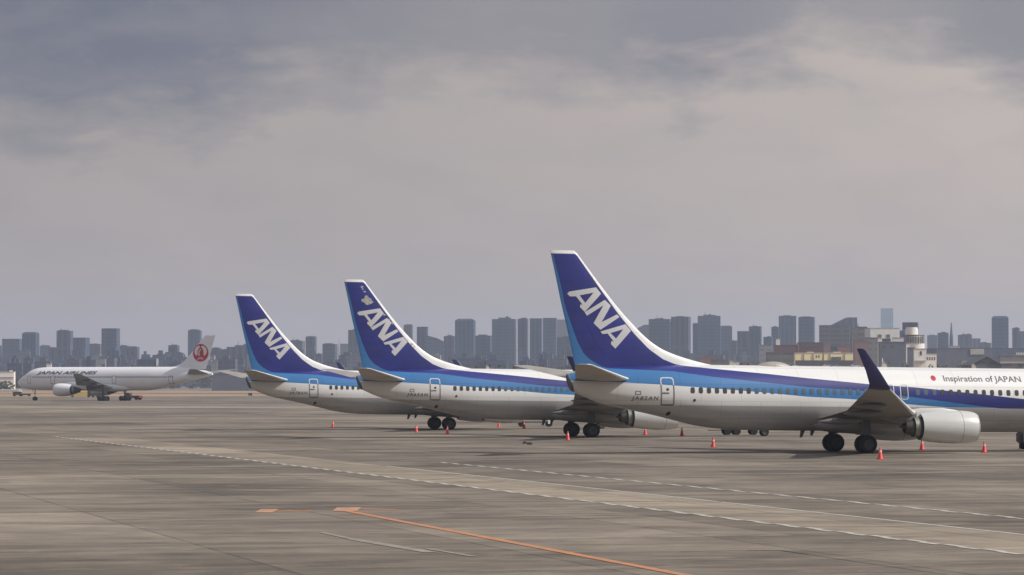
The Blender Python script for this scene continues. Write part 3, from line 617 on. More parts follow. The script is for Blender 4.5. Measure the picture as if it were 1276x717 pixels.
# ------------------------------------------------------------------ ground
def ground_mat(name, cols, slab=7.5, seam=True, tint=None):
    m, t, b = new_mat(name); c = t.n('ShaderNodeTexCoord')
    v = t.mapping(c.outputs['Object'], rot=(0, 0, R(-15)))
    big = t.noise(v, 0.011, 5, 0.6, 0.5)
    mid = t.noise(t.mapping(v, (1.0, 0.8, 1)), 0.07, 7, 0.68, 0.6)
    fine = t.noise(t.mapping(v, (1, 1, 1)), 0.55, 6, 0.65)
    grain = t.noise(v, 9.0, 3, 0.7)
    f = t.math('ADD', t.math('MULTIPLY', big, 0.45), t.math('MULTIPLY', mid, 0.55))
    col = t.ramp(t.mr(f, 0.37, 0.63), [(0.0, cols[0]), (0.35, cols[1]), (0.62, cols[2]), (1.0, cols[3])])
    if seam:
        br = t.n('ShaderNodeTexBrick'); t.L(v, br.inputs['Vector']); br.inputs['Scale'].default_value = 1.0
        br.offset = 0.0; br.inputs['Brick Width'].default_value = slab; br.inputs['Row Height'].default_value = slab
        br.inputs['Mortar Size'].default_value = 0.07; br.inputs['Mortar Smooth'].default_value = 0.3
        br.inputs['Color1'].default_value = (0.68, 0.67, 0.66, 1); br.inputs['Color2'].default_value = (1.3, 1.29, 1.26, 1); br.inputs['Mortar'].default_value = (0.38, 0.37, 0.36, 1)
        col = t.mix(0.62, col, br.outputs[0], 'MULTIPLY')
        b2 = t.n('ShaderNodeTexBrick'); t.L(v, b2.inputs['Vector']); b2.inputs['Scale'].default_value = 1.0
        b2.offset = 0.37; b2.inputs['Brick Width'].default_value = 52; b2.inputs['Row Height'].default_value = 22.5
        b2.inputs['Mortar Size'].default_value = 0.16
        b2.inputs['Color1'].default_value = (0.72, 0.71, 0.70, 1); b2.inputs['Color2'].default_value = (1.25, 1.24, 1.22, 1); b2.inputs['Mortar'].default_value = (0.6, 0.6, 0.6, 1)
        col = t.mix(0.7, col, b2.outputs[0], 'MULTIPLY')
    # broken patches and oil drips
    pt = t.noise(t.mapping(v, (0.5, 1.0, 1), loc=(11, 4, 0)), 0.35, 6, 0.72, 0.8)
    col = t.mix(t.math('MULTIPLY', t.mr(pt, 0.54, 0.62), 0.35), col, (0.36, 0.31, 0.25, 1))
    col = t.mix(t.math('MULTIPLY', t.mr(pt, 0.44, 0.36), 0.4), col, (0.08, 0.07, 0.062, 1))
    vo = t.n('ShaderNodeTexVoronoi'); t.L(v, vo.inputs['Vector']); vo.inputs['Scale'].default_value = 0.13
    col = t.mix(t.math('MULTIPLY', t.mr(vo.outputs['Distance'], 0.09, 0.03), 0.55), col, (0.045, 0.04, 0.036, 1))
    # stains and tyre marks dragged along the taxi direction
    st = t.noise(t.mapping(v, (0.35, 1.0, 1)), 0.4, 6, 0.7, 0.6)
    col = t.mix(t.math('MULTIPLY', t.mr(st, 0.5, 0.66), 0.6), col, (0.07, 0.06, 0.052, 1))
    st2 = t.noise(t.mapping(v, (0.3, 1.0, 1), loc=(30, 8, 0)), 0.22, 5, 0.65, 0.4)
    col = t.mix(t.math('MULTIPLY', t.mr(st2, 0.52, 0.68), 0.55), col, (0.33, 0.28, 0.22, 1))
    col = t.mix(0.35, col, t.ramp(fine, [(0.3, (0.6, 0.6, 0.6)), (0.7, (1.25, 1.24, 1.22))]), 'MULTIPLY')
    col = t.mix(0.3, col, t.ramp(grain, [(0.3, (0.7, 0.7, 0.7)), (0.7, (1.2, 1.2, 1.2))]), 'MULTIPLY')
    if tint: col = t.mix(1.0, col, (*tint, 1), 'MULTIPLY')
    t.L(col, b.inputs['Base Color']); b.inputs['Roughness'].default_value = 0.85; b.inputs['Specular IOR Level'].default_value = 0.25
    bp = t.n('ShaderNodeBump'); bp.inputs['Strength'].default_value = 0.25; bp.inputs['Distance'].default_value = 0.02
    t.L(fine, bp.inputs['Height']); t.L(bp.outputs[0], b.inputs['Normal'])
    return m
def sheet(name, pts, z, mat, label=None):
    bm = bmesh.new(); bm.faces.new([bm.verts.new((x, y, z)) for x, y in pts]); o = link(name, bm, mat)
    if o.data.polygons[0].normal.z < 0: o.data.flip_normals()
    o['kind'] = 'structure'
    return o
CON = [(0.1, 0.085, 0.073), (0.175, 0.149, 0.125), (0.22, 0.188, 0.156), (0.32, 0.272, 0.22)]
M['apron'] = ground_mat('apron concrete', CON)
M['lane'] = ground_mat('service road concrete', [(0.235, 0.2, 0.158), (0.31, 0.264, 0.21), (0.36, 0.307, 0.245), (0.42, 0.36, 0.29)])
M['far_con'] = ground_mat('pale taxiway concrete', [(0.27, 0.235, 0.195), (0.30, 0.265, 0.22), (0.33, 0.29, 0.245), (0.36, 0.32, 0.27)], seam=False)
sheet('ground', [(-9000, -300), (9000, -300), (9000, 9000), (-9000, 9000)], 0.0, M['apron'])
lane_x = lambda Z: 0.1 + (149.5 - Z) * 0.2755      # centre line of the road = solid line
def lane_band(name, o0, o1, Z0, Z1, z, mat):
    return sheet(name, [(lane_x(Z0) + o0, Z0), (lane_x(Z0) + o1, Z0), (lane_x(Z1) + o1, Z1), (lane_x(Z1) + o0, Z1)], z, mat)
lane_band('service_road', -4.7, 0.05, 20, 262, 0.004, M['lane'])
sheet('taxiway', [(-1500, 562), (700, 556), (700, 592), (-1500, 612)], 0.004, M['far_con'])
# dry grass beyond the taxiways
m, t, b = new_mat('dry grass'); c = t.n('ShaderNodeTexCoord')
n = t.noise(t.mapping(c.outputs['Object'], (0.3, 1, 1)), 0.02, 6, 0.65)
col = t.ramp(n, [(0.3, (0.17, 0.115, 0.07)), (0.5, (0.32, 0.215, 0.135)), (0.62, (0.40, 0.27, 0.18)), (0.75, (0.2, 0.17, 0.10))])
t.L(col, b.inputs['Base Color']); b.inputs['Roughness'].default_value = 0.95
sheet('grass_field', [(-2500, 985), (-105, 985), (-60, 1120), (2500, 1120), (2500, 1700), (-2500, 1700)], 0.004, m)
M['runway'] = ground_mat('runway asphalt', [(0.09, 0.088, 0.085), (0.11, 0.107, 0.102), (0.13, 0.125, 0.12), (0.15, 0.145, 0.14)], seam=False)
sheet('runway', [(-2500, 1225), (2500, 1225), (2500, 1290), (-2500, 1290)], 0.008, M['runway'])

# painted markings
def paint(name, col, wear=0.5, scale=1.6):
    m, t, b = new_mat(name); c = t.n('ShaderNodeTexCoord')
    n = t.noise(c.outputs['Object'], scale, 6, 0.7); n2 = t.noise(c.outputs['Object'], scale * 6, 4, 0.7)
    f = t.math('MULTIPLY', t.mr(t.math('ADD', t.math('MULTIPLY', n, 0.6), t.math('MULTIPLY', n2, 0.4)), 0.42, 0.62), wear)
    t.L(t.mix(f, (*col, 1), (0.2, 0.18, 0.16, 1)), b.inputs['Base Color']); b.inputs['Roughness'].default_value = 0.8
    return m
M['pw'] = paint('worn white paint', (0.58, 0.56, 0.51), 0.65)
M['pw2'] = paint('faded white paint', (0.32, 0.29, 0.25), 1.0, 1.4)
M['po'] = paint('orange paint', (0.6, 0.23, 0.08), 0.75)
M['po2'] = paint('pale orange paint', (0.66, 0.30, 0.15), 1.0, 1.6)
M['tar'] = plain('tar seam', (0.04, 0.038, 0.036), 0.9)
def strips(name, segs, z, mat):
    """segs: (x0,y0,x1,y1,width)"""
    bm = bmesh.new()
    for x0, y0, x1, y1, wd in segs:
        d = Vector((x1 - x0, y1 - y0)); nn = Vector((-d.y, d.x)).normalized() * wd / 2
        f = bm.faces.new([bm.verts.new((x, y, z)) for x, y in ((x0 + nn.x, y0 + nn.y), (x0 - nn.x, y0 - nn.y), (x1 - nn.x, y1 - nn.y), (x1 + nn.x, y1 + nn.y))])
        f.normal_update()
        if f.normal.z < 0: f.normal_flip()
    me = bpy.data.meshes.new(name); bm.to_mesh(me); bm.free(); me.materials.append(mat)
    o = bpy.data.objects.new(name, me); COL.objects.link(o); o['kind'] = 'structure'; return o
def zipper(off, Za, Zb, L=1.35, wd=0.24):
    segs = []; Z = Za; i = 0; sl = -0.2755
    while Z < Zb:
        o = off + (0.09 if i % 2 else -0.09); Z2 = min(Z + L * 0.965, Zb)
        segs.append((lane_x(Z) + o, Z, lane_x(Z2) + o, Z2, wd)); Z = Z2; i += 1
    return segs
strips('edge_marking', zipper(-4.7, 25, 268), 0.012, M['pw'])
strips('edge_marking', zipper(4.85, 60, 182), 0.012, M['pw'])
strips('centre_marking', [(lane_x(Z), Z, lane_x(Z + 12) , Z + 12, 0.2) for Z in range(30, 172, 12)], 0.012, M['pw'])
strips('orange_lead_line', [(-5.9, 114.2, 6.9, 64.5, 0.32)], 0.012, M['po'])
strips('orange_stop_block', [(-5.75, 116.5, -5.75, 113.2, 0.85)], 0.016, M['po2'])
strips('orange_stop_block', [(-8.45, 115.0, -8.45, 112.0, 0.62)], 0.012, M['po2'])
strips('orange_thin_line', [(-5.3, 115.2, -4.0, 114.6, 0.6), (-8.1, 113.2, -6.9, 113.2, 0.6)], 0.010, M['po'])
strips('faded_marking', [(-5.6, 97.2, -4.5, 93.1, 0.2), (-4.5, 93.1, -2.1, 85.9, 0.4), (-2.3, 88.0, -1.0, 84.0, 0.2)], 0.012, M['pw2'])
strips('faded_marking', [(-3, 123, 12, 121.5, 0.25), (-4, 118.5, 2, 117.6, 0.2)], 0.012, M['pw2'])
strips('tar_seam', [(4.4, 86.3, 6.2, 87.0, 0.06), (6.2, 87.0, 7.1, 86.9, 0.13), (7.1, 86.9, 7.6, 85.0, 0.09), (7.6, 85.0, 11.6, 70.0, 0.035)], 0.008, M['tar'])

# ------------------------------------------------------------------ traffic cones
def make_cone():
    r = empty('traffic_cone', (0, 0, 0))
    bm = bmesh.new(); box(bm, -0.18, 0.18, -0.18, 0.18, 0.0, 0.035); bmesh.ops.bevel(bm, geom=bm.edges[:], offset=0.01, segments=2, affect='EDGES')
    link('cone_base', bm, M['cone'], r)
    bm = bmesh.new(); n = 24
    rings(bm, [[(q * math.cos(2*math.pi*i/n), q * math.sin(2*math.pi*i/n), z) for i in range(n)] for z, q in ((0.04, 0.17), (0.08, 0.145), (0.68, 0.04), (0.7, 0.03))])
    link('cone_body', bm, M['cone'], r, True, 40)
    bm = bmesh.new()
    rings(bm, [[(q * math.cos(2*math.pi*i/n), q * math.sin(2*math.pi*i/n), z) for i in range(n)] for z, q in ((0.40, 0.0945), (0.52, 0.0725))], False, False)
    link('cone_band', bm, M['band'], r, True)
    return r
GC = 'orange safety cones round the parked jets'
cone_list = [((1096.5, 572.5), 'red cone in front of the nearest jet, just right of its main wheels'),
             ((1226, 564), 'red cone ahead of the engine intake of the nearest jet'),
             ((1148.5, 560.5), 'red cone half hidden beneath the engine nacelle of the nearest jet'),
             ((888.5, 557.5), 'red cone standing alone under the rear belly of the nearest jet'),
             ((849.5, 543.5), 'red cone just ahead of the engine intake of the middle jet'),
             ((804, 542), 'red cone beneath the engine nacelle of the middle jet'),
             ((707.5, 549), 'red cone in front of the left main wheel of the middle jet'),
             ((415, 533), 'leftmost red cone, standing alone below the tail of the farthest twin jet'),
             ((519, 539), 'red cone left of the main wheels of the farthest twin jet'),
             ((557.5, 541.5), 'red cone in front of the right main wheel of the farthest twin jet'),
             ((621.5, 532.5), 'faint red cone under the belly of the middle jet, near the farthest engine'),
             ((653, 534), 'red cone beside the left wheel of the far equipment dolly')]
c0 = make_cone()
for i, ((px, py), lab) in enumerate(cone_list):
    o = c0 if i == 0 else copy_tree(c0)
    x, y = G(px, py); o.location = (x, y, 0.0045); o.rotation_euler = (0, 0, rnd.uniform(0, 1.5)); tag(o, lab, 'traffic cone', GC)

# ------------------------------------------------------------------ ground equipment
M['dark_eq'] = plain('dark equipment paint', (0.05, 0.048, 0.045), 0.6)
M['red_eq'] = plain('dull red equipment paint', (0.2, 0.045, 0.04), 0.6)
M['yel_eq'] = plain('yellow equipment paint', (0.6, 0.46, 0.14), 0.5)
M['white_eq'] = plain('white equipment panel', (0.75, 0.75, 0.73), 0.5)
def eq_wheel(bm_parent, x, y, r, w_=0.16):
    bm = bmesh.new(); tube(bm, (x, y - w_/2, r), (x, y + w_/2, r), r, n=20)
    o = link('wheel', bm, M['tyre'], bm_parent, True, 40); return o
def dolly(loc, rz, L, xs, label, panel=False):
    r = empty('equipment_dolly', loc, rz, label, 'dolly', 'equipment dollies under the bellies')
    bm = bmesh.new(); box(bm, -L/2, L/2, -0.6, 0.6, 0.42, 0.52); box(bm, -L/2 - 1.2, -L/2, -0.04, 0.04, 0.36, 0.43)
    for x in (-L/2 + .05, L/2 - .05): box(bm, x - .04, x + .04, -0.6, 0.6, 0.52, 0.66)
    link('deck', bm, M['dark_eq'], r)
    for x in xs:
        for y in (-0.55, 0.55): eq_wheel(r, x, y, 0.3)
    if panel:
        bm = bmesh.new(); box(bm, L/2 - 0.3, L/2 + 0.05, -0.66, -0.62, 0.3, 1.0); link('reflector_panel', bm, M['white_eq'], r)
    return r
x, y = G(921, 542); dolly((x, y, 0.0), R(8), 2.9, (-1.1, -0.3, 1.15), 'low dark dolly behind the belly of the nearest jet, left of a nose wheel')
x, y = G(667, 532); dolly((x, y, 0.0), R(5), 3.0, (-1.35, 1.35), 'low dark dolly with a white end panel, between two cones under the middle jet', True)
# power cart seen at the right edge
x, y = G(1277, 560)
r = empty('power_cart', (x, y, 0), R(10), 'dark ground power cart with a red skirt at the right edge, under the nearest jet', 'power cart')
bm = bmesh.new(); box(bm, -0.45, 1.5, -0.6, 0.6, 0.42, 1.15); bmesh.ops.bevel(bm, geom=bm.edges[:], offset=0.08, segments=2, affect='EDGES'); link('cabinet', bm, M['dark_eq'], r)
bm = bmesh.new(); box(bm, -0.1, 1.5, -0.63, -0.61, 0.18, 0.42); link('skirt', bm, M['red_eq'], r)
bm = bmesh.new(); tube(bm, (-0.5, -0.3, 0.02), (-0.5, -0.3, 0.95), 0.03); tube(bm, (-0.5, -0.3, 0.95), (-0.2, -0.3, 1.1), 0.03); link('tow_bar', bm, M['strut'], r)
for xx in (0.0, 1.2):
    for yy in (-0.5, 0.5): eq_wheel(r, xx, yy, 0.25)
# wheel chocks lying on the apron
for i, (px, py) in enumerate(((654, 553), (660, 554))):
    x, y = G(px, py); bm = bmesh.new()
    rings(bm, [[(-0.17, yy, 0), (0.17, yy, 0), (0.04, yy, 0.15), (-0.04, yy, 0.15)] for yy in (-0.16, 0.16)])
    o = link('wheel_chock', bm, M['tyre']); o.location = (x, y, 0.001); o.rotation_euler = (0, 0, 0.3 + i)
    tag(o, ['left one of two black wheel chocks lying together on the apron', 'right one of two black wheel chocks lying together on the apron'][i], 'wheel chock', 'pair of chocks')
# tow tractor and carts by the wide body
def tractor(loc, rz, label, mat, s=1.0):
    r = empty('tow_tractor', loc, rz, label, 'tow tractor')
    bm = bmesh.new(); box(bm, -2.2*s, 2.2*s, -1*s, 1*s, 0.45*s, 1.1*s); bmesh.ops.bevel(bm, geom=bm.edges[:], offset=0.1, segments=2, affect='EDGES'); link('chassis', bm, mat, r)
    bm = bmesh.new(); box(bm, 0.6*s, 1.9*s, -0.8*s, 0.8*s, 1.1*s, 1.75*s); bmesh.ops.bevel(bm, geom=bm.edges[:], offset=0.12, segments=2, affect='EDGES'); link('cab', bm, M['glass'], r)
    for xx in (-1.4*s, 1.4*s):
        for yy in (-0.95*s, 0.95*s): eq_wheel(r, xx, yy, 0.5*s, 0.35)
    return r
x, y = G(166, 498.6); tractor((x, y, 0.0), R(160), 'dark red tow tractor behind the far main wheels of the wide body jet', M['red_eq'])
def cart(px, py, L, h, mat, label, name='baggage_cart'):
    x, y = G(px, py); r = empty(name, (x, y, 0.009), 0, label, 'cart')
    bm = bmesh.new(); box(bm, -L/2, L/2, -0.8, 0.8, 0.35, h); bmesh.ops.bevel(bm, geom=bm.edges[:], offset=0.06, segments=1, affect='EDGES'); link('body', bm, mat, r)
    for xx in (-L*0.36, L*0.36):
        for yy in (-0.7, 0.7): eq_wheel(r, xx, yy, 0.3)
    return r
cart(22, 494, 2.6, 1.4, M['dark_eq'], 'small dark cart under the nose of the wide body jet, the left one')
cart(32, 494, 3.2, 0.8, M['dark_eq'], 'low dark cart just left of the nose wheel of the wide body jet')
cart(106, 495, 10, 1.7, M['yel_eq'], 'long yellow cart behind the engine of the wide body jet')
cart(113.5, 495.2, 1.8, 2.2, M['dark_eq'], 'dark cart at the right end of the yellow one behind the engine')
for px, py, lab in ((214.5, 484, 'small dark marker sign in the grass below the rear door of the wide body'), (238.5, 481.5, 'small dark marker sign in the grass below the tail of the wide body'), (312, 494.5, 'low brown marker sign in the grass under the tail of the farthest twin jet')):
    x, y = G(px, py) if py > 482 else ((px - 638) * 2000 / FPX, 2000)
    r = empty('marker_sign', (x, min(y, 1900), 0.009), 0, lab, 'sign', 'marker signs in the grass')
    r.location.x = (px - 638) * r.location.y / FPX
    sc = r.location.y / 1000
    bm = bmesh.new(); box(bm, -0.6*sc, 0.6*sc, -0.1, 0.1, 0.35*sc, 1.1*sc); link('panel', bm, M['dark_eq'], r)
    bm = bmesh.new(); box(bm, -0.45*sc, -0.35*sc, -0.05, 0.05, 0, 0.35*sc); box(bm, 0.35*sc, 0.45*sc, -0.05, 0.05, 0, 0.35*sc); link('legs', bm, M['dark_eq'], r)
x, _ = P(5, 485, 1400); bm = bmesh.new(); box(bm, x - 12, P(27, 485, 1400)[0], 1400, 1401.2, 0.05, 1.0); box(bm, x - 12, P(25, 485, 1400)[0], 1399.7, 1401.5, 1.0, 1.25)
tag(link('concrete_barrier', bm, M['white_eq']), 'long low white barrier at the left edge beyond the nose of the wide body', 'barrier')

# ------------------------------------------------------------------ city
def facade(name, wall, glass, row=3.6, col_=4.0, mortar=0.9, var=0.12):
    m, t, b = new_mat(name); c, s = coords(t)
    cb = t.n('ShaderNodeCombineXYZ'); t.L(t.math('ADD', s.outputs[0], s.outputs[1]), cb.inputs[0]); t.L(s.outputs[2], cb.inputs[1])
    br = t.n('ShaderNodeTexBrick'); t.L(cb.outputs[0], br.inputs['Vector']); br.offset = 0.0
    br.inputs['Scale'].default_value = 1; br.inputs['Brick Width'].default_value = col_; br.inputs['Row Height'].default_value = row; br.inputs['Mortar Size'].default_value = mortar
    br.inputs['Color1'].default_value = (*glass, 1); br.inputs['Color2'].default_value = tuple(min(1, v * 1.25) for v in glass) + (1,); br.inputs['Mortar'].default_value = (*wall, 1)
    n = t.noise(t.mapping(c.outputs['Object'], (1, 1, 0.4)), 0.06, 4)
    col = t.mix(1.0, br.outputs[0], t.ramp(n, [(0.3, (1 - var,) * 3), (0.7, (1 + var,) * 3)]), 'MULTIPLY')
    t.L(col, b.inputs['Base Color']); b.inputs['Roughness'].default_value = 0.6
    return m
FM = {
 'slate': facade('slate tower facade', (0.058, 0.075, 0.125), (0.026, 0.036, 0.068), 3.6, 9.0, 1.3),
 'blue': facade('blue grey tower facade', (0.055, 0.082, 0.14), (0.026, 0.042, 0.08), 60.0, 4.5, 0.9),
 'grey': facade('grey tower facade', (0.095, 0.105, 0.135), (0.058, 0.066, 0.09), 3.2, 6.0, 1.0),
 'violet': facade('grey violet tower facade', (0.075, 0.08, 0.13), (0.034, 0.038, 0.068), 40.0, 6.0, 1.5),
 'teal': facade('pale teal glass facade', (0.26, 0.36, 0.38), (0.18, 0.26, 0.29), 4.0, 4.0, 0.6),
 'tan': facade('warm grey facade', (0.2, 0.195, 0.19), (0.13, 0.13, 0.13), 3.5, 6.0, 1.1),
 'olive': facade('olive grey facade', (0.14, 0.15, 0.148), (0.095, 0.1, 0.1), 3.3, 9.0, 0.9),
 'white': facade('off white facade', (0.8, 0.78, 0.74), (0.5, 0.49, 0.47), 3.4, 5.0, 1.2),
 'pale': facade('pale facade', (0.25, 0.25, 0.26), (0.17, 0.17, 0.18), 3.3, 4.5, 1.1),
 'shed': plain('blue grey cladding', (0.125, 0.142, 0.185), 0.6, scale=0.2),
 'brick': facade('red brown facade', (0.14, 0.065, 0.058), (0.1, 0.055, 0.052), 3.4, 5.0, 1.3),
 'pink': facade('dusty pink facade', (0.26, 0.145, 0.125), (0.2, 0.125, 0.11), 3.4, 5.0, 1.4),
 'yellow': plain('pale yellow cladding', (0.93, 0.83, 0.5), 0.6, scale=0.3, var=0.06),
 'roofd': plain('dark roof', (0.09, 0.09, 0.095), 0.7, scale=0.3),
 'roofl': plain('light metal roof', (0.42, 0.42, 0.42), 0.5, scale=0.3),
 'cream': plain('cream plaster', (0.84, 0.82, 0.77), 0.6, scale=0.3, var=0.07),
}
def prism(bm, w_, d, z0, z1, cham=0.0, taper=0.0):
    hw_, hd = w_/2, d/2; c = cham
    def pl(k): 
        a, b_ = hw_ - k, hd - k
        return [(-a + c, -b_), (a - c, -b_), (a, -b_ + c), (a, b_ - c), (a - c, b_), (-a + c, b_), (-a, b_ - c), (-a, -b_ + c)] if c > 0 else [(-a, -b_), (a, -b_), (a, b_), (-a, b_)]
    rings(bm, [[(x, y, z0) for x, y in pl(0)], [(x, y, z1) for x, y in pl(taper)]])
def tower(px0, px1, ytop, Z, mat, label, yaw=-14, top=None, plant=True, steps=(), name='tower_block', cat='building', ratio=0.7, group=None):
    x0, zt = P(px0, ytop, Z); x1, _ = P(px1, ytop, Z); W = x1 - x0; ph = R(abs(yaw))
    bw = W / (math.cos(ph) + ratio * math.sin(ph)); bd_ = bw * ratio
    r = empty(name, ((x0 + x1) / 2, Z, 0), R(yaw), label, cat, group)
    bm = bmesh.new()
    if top == 'cham':
        prism(bm, bw, bd_, 0, zt - W * 0.09); prism(bm, bw - 0.1, bd_ - 0.1, zt - W * 0.09, zt, 0, W * 0.12)
    elif top == 'round':
        n = 10
        rings(bm, [[(-bw/2, y, 0), (bw/2, y, 0)] + [(bw/2 * math.cos(math.pi * i / n), y, zt - W*0.14 + W*0.14 * math.sin(math.pi * i / n)) for i in range(n + 1)] for y in (-bd_/2, bd_/2)])
    elif top == 'slope':
        rings(bm, [[(-bw/2, y, 0), (bw/2, y, 0), (bw/2, y, zt - W*0.35), (bw*0.1, y, zt - W*0.16), (-bw/2, y, zt)] for y in (-bd_/2, bd_/2)])
    elif top == 'slopeL':
        rings(bm, [[(-bw/2, y, 0), (bw/2, y, 0), (bw/2, y, zt), (bw*0.1, y, zt), (-bw/2, y, zt - W*0.3)] for y in (-bd_/2, bd_/2)])
    else: prism(bm, bw, bd_, 0, zt)
    body = link('tower_body', bm, FM[mat], r)
    if plant and not top:
        q = rnd.Random if False else rnd
        bm = bmesh.new(); pw = bw * rnd.uniform(0.35, 0.7); ox = rnd.uniform(-.12, .12) * bw; hgt = W * rnd.uniform(0.03, 0.08)
        box(bm, ox - pw/2, ox + pw/2, -bd_*0.3, bd_*0.3, zt, zt + hgt)
        if rnd.random() < 0.4: box(bm, ox + pw*0.1, ox + pw*0.3, -bd_*0.1, bd_*0.1, zt + hgt, zt + hgt * 1.8)
        if rnd.random() < 0.45: tube(bm, (ox - pw*.3, 0, zt), (ox - pw*.3, 0, zt + hgt + W * 0.16), 0.35, 0.15, 6)
        link('roof_plant', bm, FM['grey'], r)
    for (a, b_, yt) in steps:       # lower or higher wings attached to it
        xa_, zz = P(a, yt, Z); xb_, _ = P(b_, yt, Z); bm = bmesh.new()
        Mx = Matrix.Rotation(R(-yaw), 4, 'Z')
        box(bm, xa_ - r.location.x, xb_ - r.location.x, -bd_*0.45, bd_*0.35, 0, zz, Mx)
        link('side_wing', bm, FM[mat], r)
    return r
T = tower
T(-6, 3, 431, 3700, 'slate', 'slate block cut by the left edge of the picture', steps=())
T(3, 28, 422.5, 3800, 'slate', 'broad slate slab at the far left, left of the chamfered tower', plant=False, ratio=.5)
T(28, 48.5, 414, 3400, 'blue', 'chamfered blue grey tower second from the left of the skyline', top='cham')
T(49, 63, 431, 3600, 'slate', 'low slate block right of the far left chamfered tower', yaw=8)
T(61, 73, 433.5, 3500, 'violet', 'low violet block left of the pale edged tower')
T(71, 90.5, 412.5, 3450, 'violet', 'violet grey tower with a sloping top and pale right edge above the jet title', yaw=-10)
T(91, 111.5, 421, 3500, 'blue', 'flat topped blue grey slab with pale right side behind the wide body jet', yaw=-20, plant=False)
T(111, 128, 429, 3700, 'grey', 'grey green low slab left of the tall tower behind the wide body')
T(127, 149, 409.5, 3300, 'slate', 'tall plain slate tower above the middle of the wide body jet', yaw=-12, plant=False)
T(148, 161, 431, 3600, 'slate', 'low slate block attached at the right of the tall tower')
T(158, 173.5, 432.5, 3400, 'violet', 'violet low block right of the tall tower over the wide body')
T(172, 182, 448, 3200, 'slate', 'very low slate block left of the long flat roof')
T(181, 205, 445.5, 3000, 'grey', 'long low grey block with flat roof left of the stepped tower', ratio=.4, plant=False)
T(203, 210, 441.5, 3200, 'slate', 'narrow low block between the flat roof and the stepped tower')
T(210, 223.5, 430.5, 3300, 'violet', 'stepped violet tower left of the crane fin', steps=((206, 226, 439), (222, 231, 442)))
T(234.5, 251, 410.5, 3500, 'blue', 'dark round topped tower just behind the crane fin', top='round', yaw=-8)
T(262, 276, 434, 3300, 'slate', 'low block immediately right of the crane fin')
T(272, 287, 436.5, 3200, 'grey', 'lower grey block right of the crane fin')
T(283, 314, 432.5, 3000, 'violet', 'wide violet flat block left of the farthest blue fin', yaw=-5, ratio=.4)
T(361, 380, 425, 3600, 'grey', 'short grey tower touching the white edge of the farthest blue fin')
T(381, 394.5, 419, 3500, 'violet', 'slim chamfered violet tower between the farthest and middle fins', top='cham')
T(393, 402, 441, 3300, 'slate', 'low slate block right of the slim chamfered tower')
T(402, 420.5, 429, 3400, 'slate', 'medium slate block midway between the farthest and middle fins')
T(424, 436, 428.5, 3800, 'pale', 'pale slab left of the tower behind the middle fin', plant=False)
T(434, 452, 411.5, 3500, 'violet', 'tall violet tower cut by the rear edge of the middle fin')
T(503, 514.5, 405, 3700, 'grey', 'slim grey tower touching the white edge of the middle fin', ratio=.5)
T(519.5, 533.5, 407.5, 3500, 'blue', 'slim blue grey tower right of the middle fin with a sloping shoulder', ratio=.6, plant=False)
T(531, 553, 418, 3450, 'slate', 'sloping roofed dark block descending right of the slim tower', top='slope', yaw=0)
T(553, 568, 419, 3600, 'violet', 'violet block left of the chamfered wide tower')
T(567, 592.5, 397.5, 3400, 'blue', 'wide chamfered tower alone between the middle and nearest fins', top='cham', yaw=-9)
T(591, 614, 418.5, 3500, 'slate', 'long low block between the chamfered tower and the four tower cluster')
T(613, 643.5, 398, 3450, 'slate', 'widest and leftmost tower of the four tower cluster', yaw=-6)
T(645, 658.5, 397.5, 3500, 'violet', 'narrow second tower of the four tower cluster')
T(660, 676, 397, 3450, 'blue', 'third tower of the four tower cluster, round topped', yaw=-10, plant=False)
T(676.5, 694, 396.5, 3400, 'slate', 'fourth tower of the cluster, left of the pale slab', yaw=-8, plant=False)
T(694, 712, 398.5, 4600, 'tan', 'faint pale slab behind the nearest blue fin', plant=False)
T(690, 722, 420.5, 3500, 'slate', 'low slab at the rear edge of the nearest blue fin')
T(790, 811, 405, 3600, 'grey', 'grey tower rising from the white edge of the nearest fin', top='slopeL', yaw=0)
T(808, 838, 398, 3500, 'slate', 'broad slate tower with a pale streak right of the nearest fin', steps=((828, 846, 402),))
T(836, 861, 395, 3400, 'violet', 'violet grey tower left of the dark stepped massif', yaw=-16)
T(863, 872, 403, 3500, 'blue', 'low left shoulder tower of the dark stepped massif', plant=False)
T(869, 898.5, 394, 3450, 'slate', 'tallest block of the dark stepped massif right of the nearest fin', yaw=-6, steps=((880, 892, 393),))
T(897, 912, 406, 3500, 'slate', 'chamfered right shoulder of the dark stepped massif', top='cham', yaw=0)
T(910, 919, 425, 3400, 'slate', 'small low block right of the stepped massif')
T(918.5, 935, 413, 3500, 'violet', 'violet block left of the narrow flat tower', plant=False)
T(933, 949.5, 407, 3450, 'blue', 'narrow flat blue tower midway between the massif and the twin slabs')
T(951, 963, 420, 3300, 'slate', 'low dark block left of the twin slabs')
T(961, 971, 407.5, 3500, 'slate', 'small shoulder block at the left of the twin slabs')
T(970, 992.5, 394, 3400, 'blue', 'left one of the twin blue slabs', yaw=-4)
T(994.5, 1016, 395.5, 3400, 'slate', 'right one of the twin blue slabs', yaw=-12)
T(1020, 1060, 405.5, 2400, 'olive', 'olive grey office block with dark recess, right of the twin slabs', yaw=-7, plant=False, ratio=.5)
T(1036, 1067, 396, 3000, 'violet', 'stepped violet building rising behind the olive office block', top='slopeL', yaw=0)
T(1060, 1083.5, 409, 2000, 'tan', 'warm grey block above the winglet of the nearest jet', yaw=-6)
T(1097, 1113.5, 384.5, 6500, 'teal', 'pale teal glass tower, the tallest, fading in the haze', yaw=-6, plant=False)
T(1124, 1145, 402, 2300, 'violet', 'dark violet block behind the white drum', plant=False, steps=((1118, 1130, 412),))
T(1155, 1169, 418, 4200, 'grey', 'faint grey block right of the round white building')
T(1168, 1182.5, 415, 3400, 'slate', 'square slate block left of the thin spire')
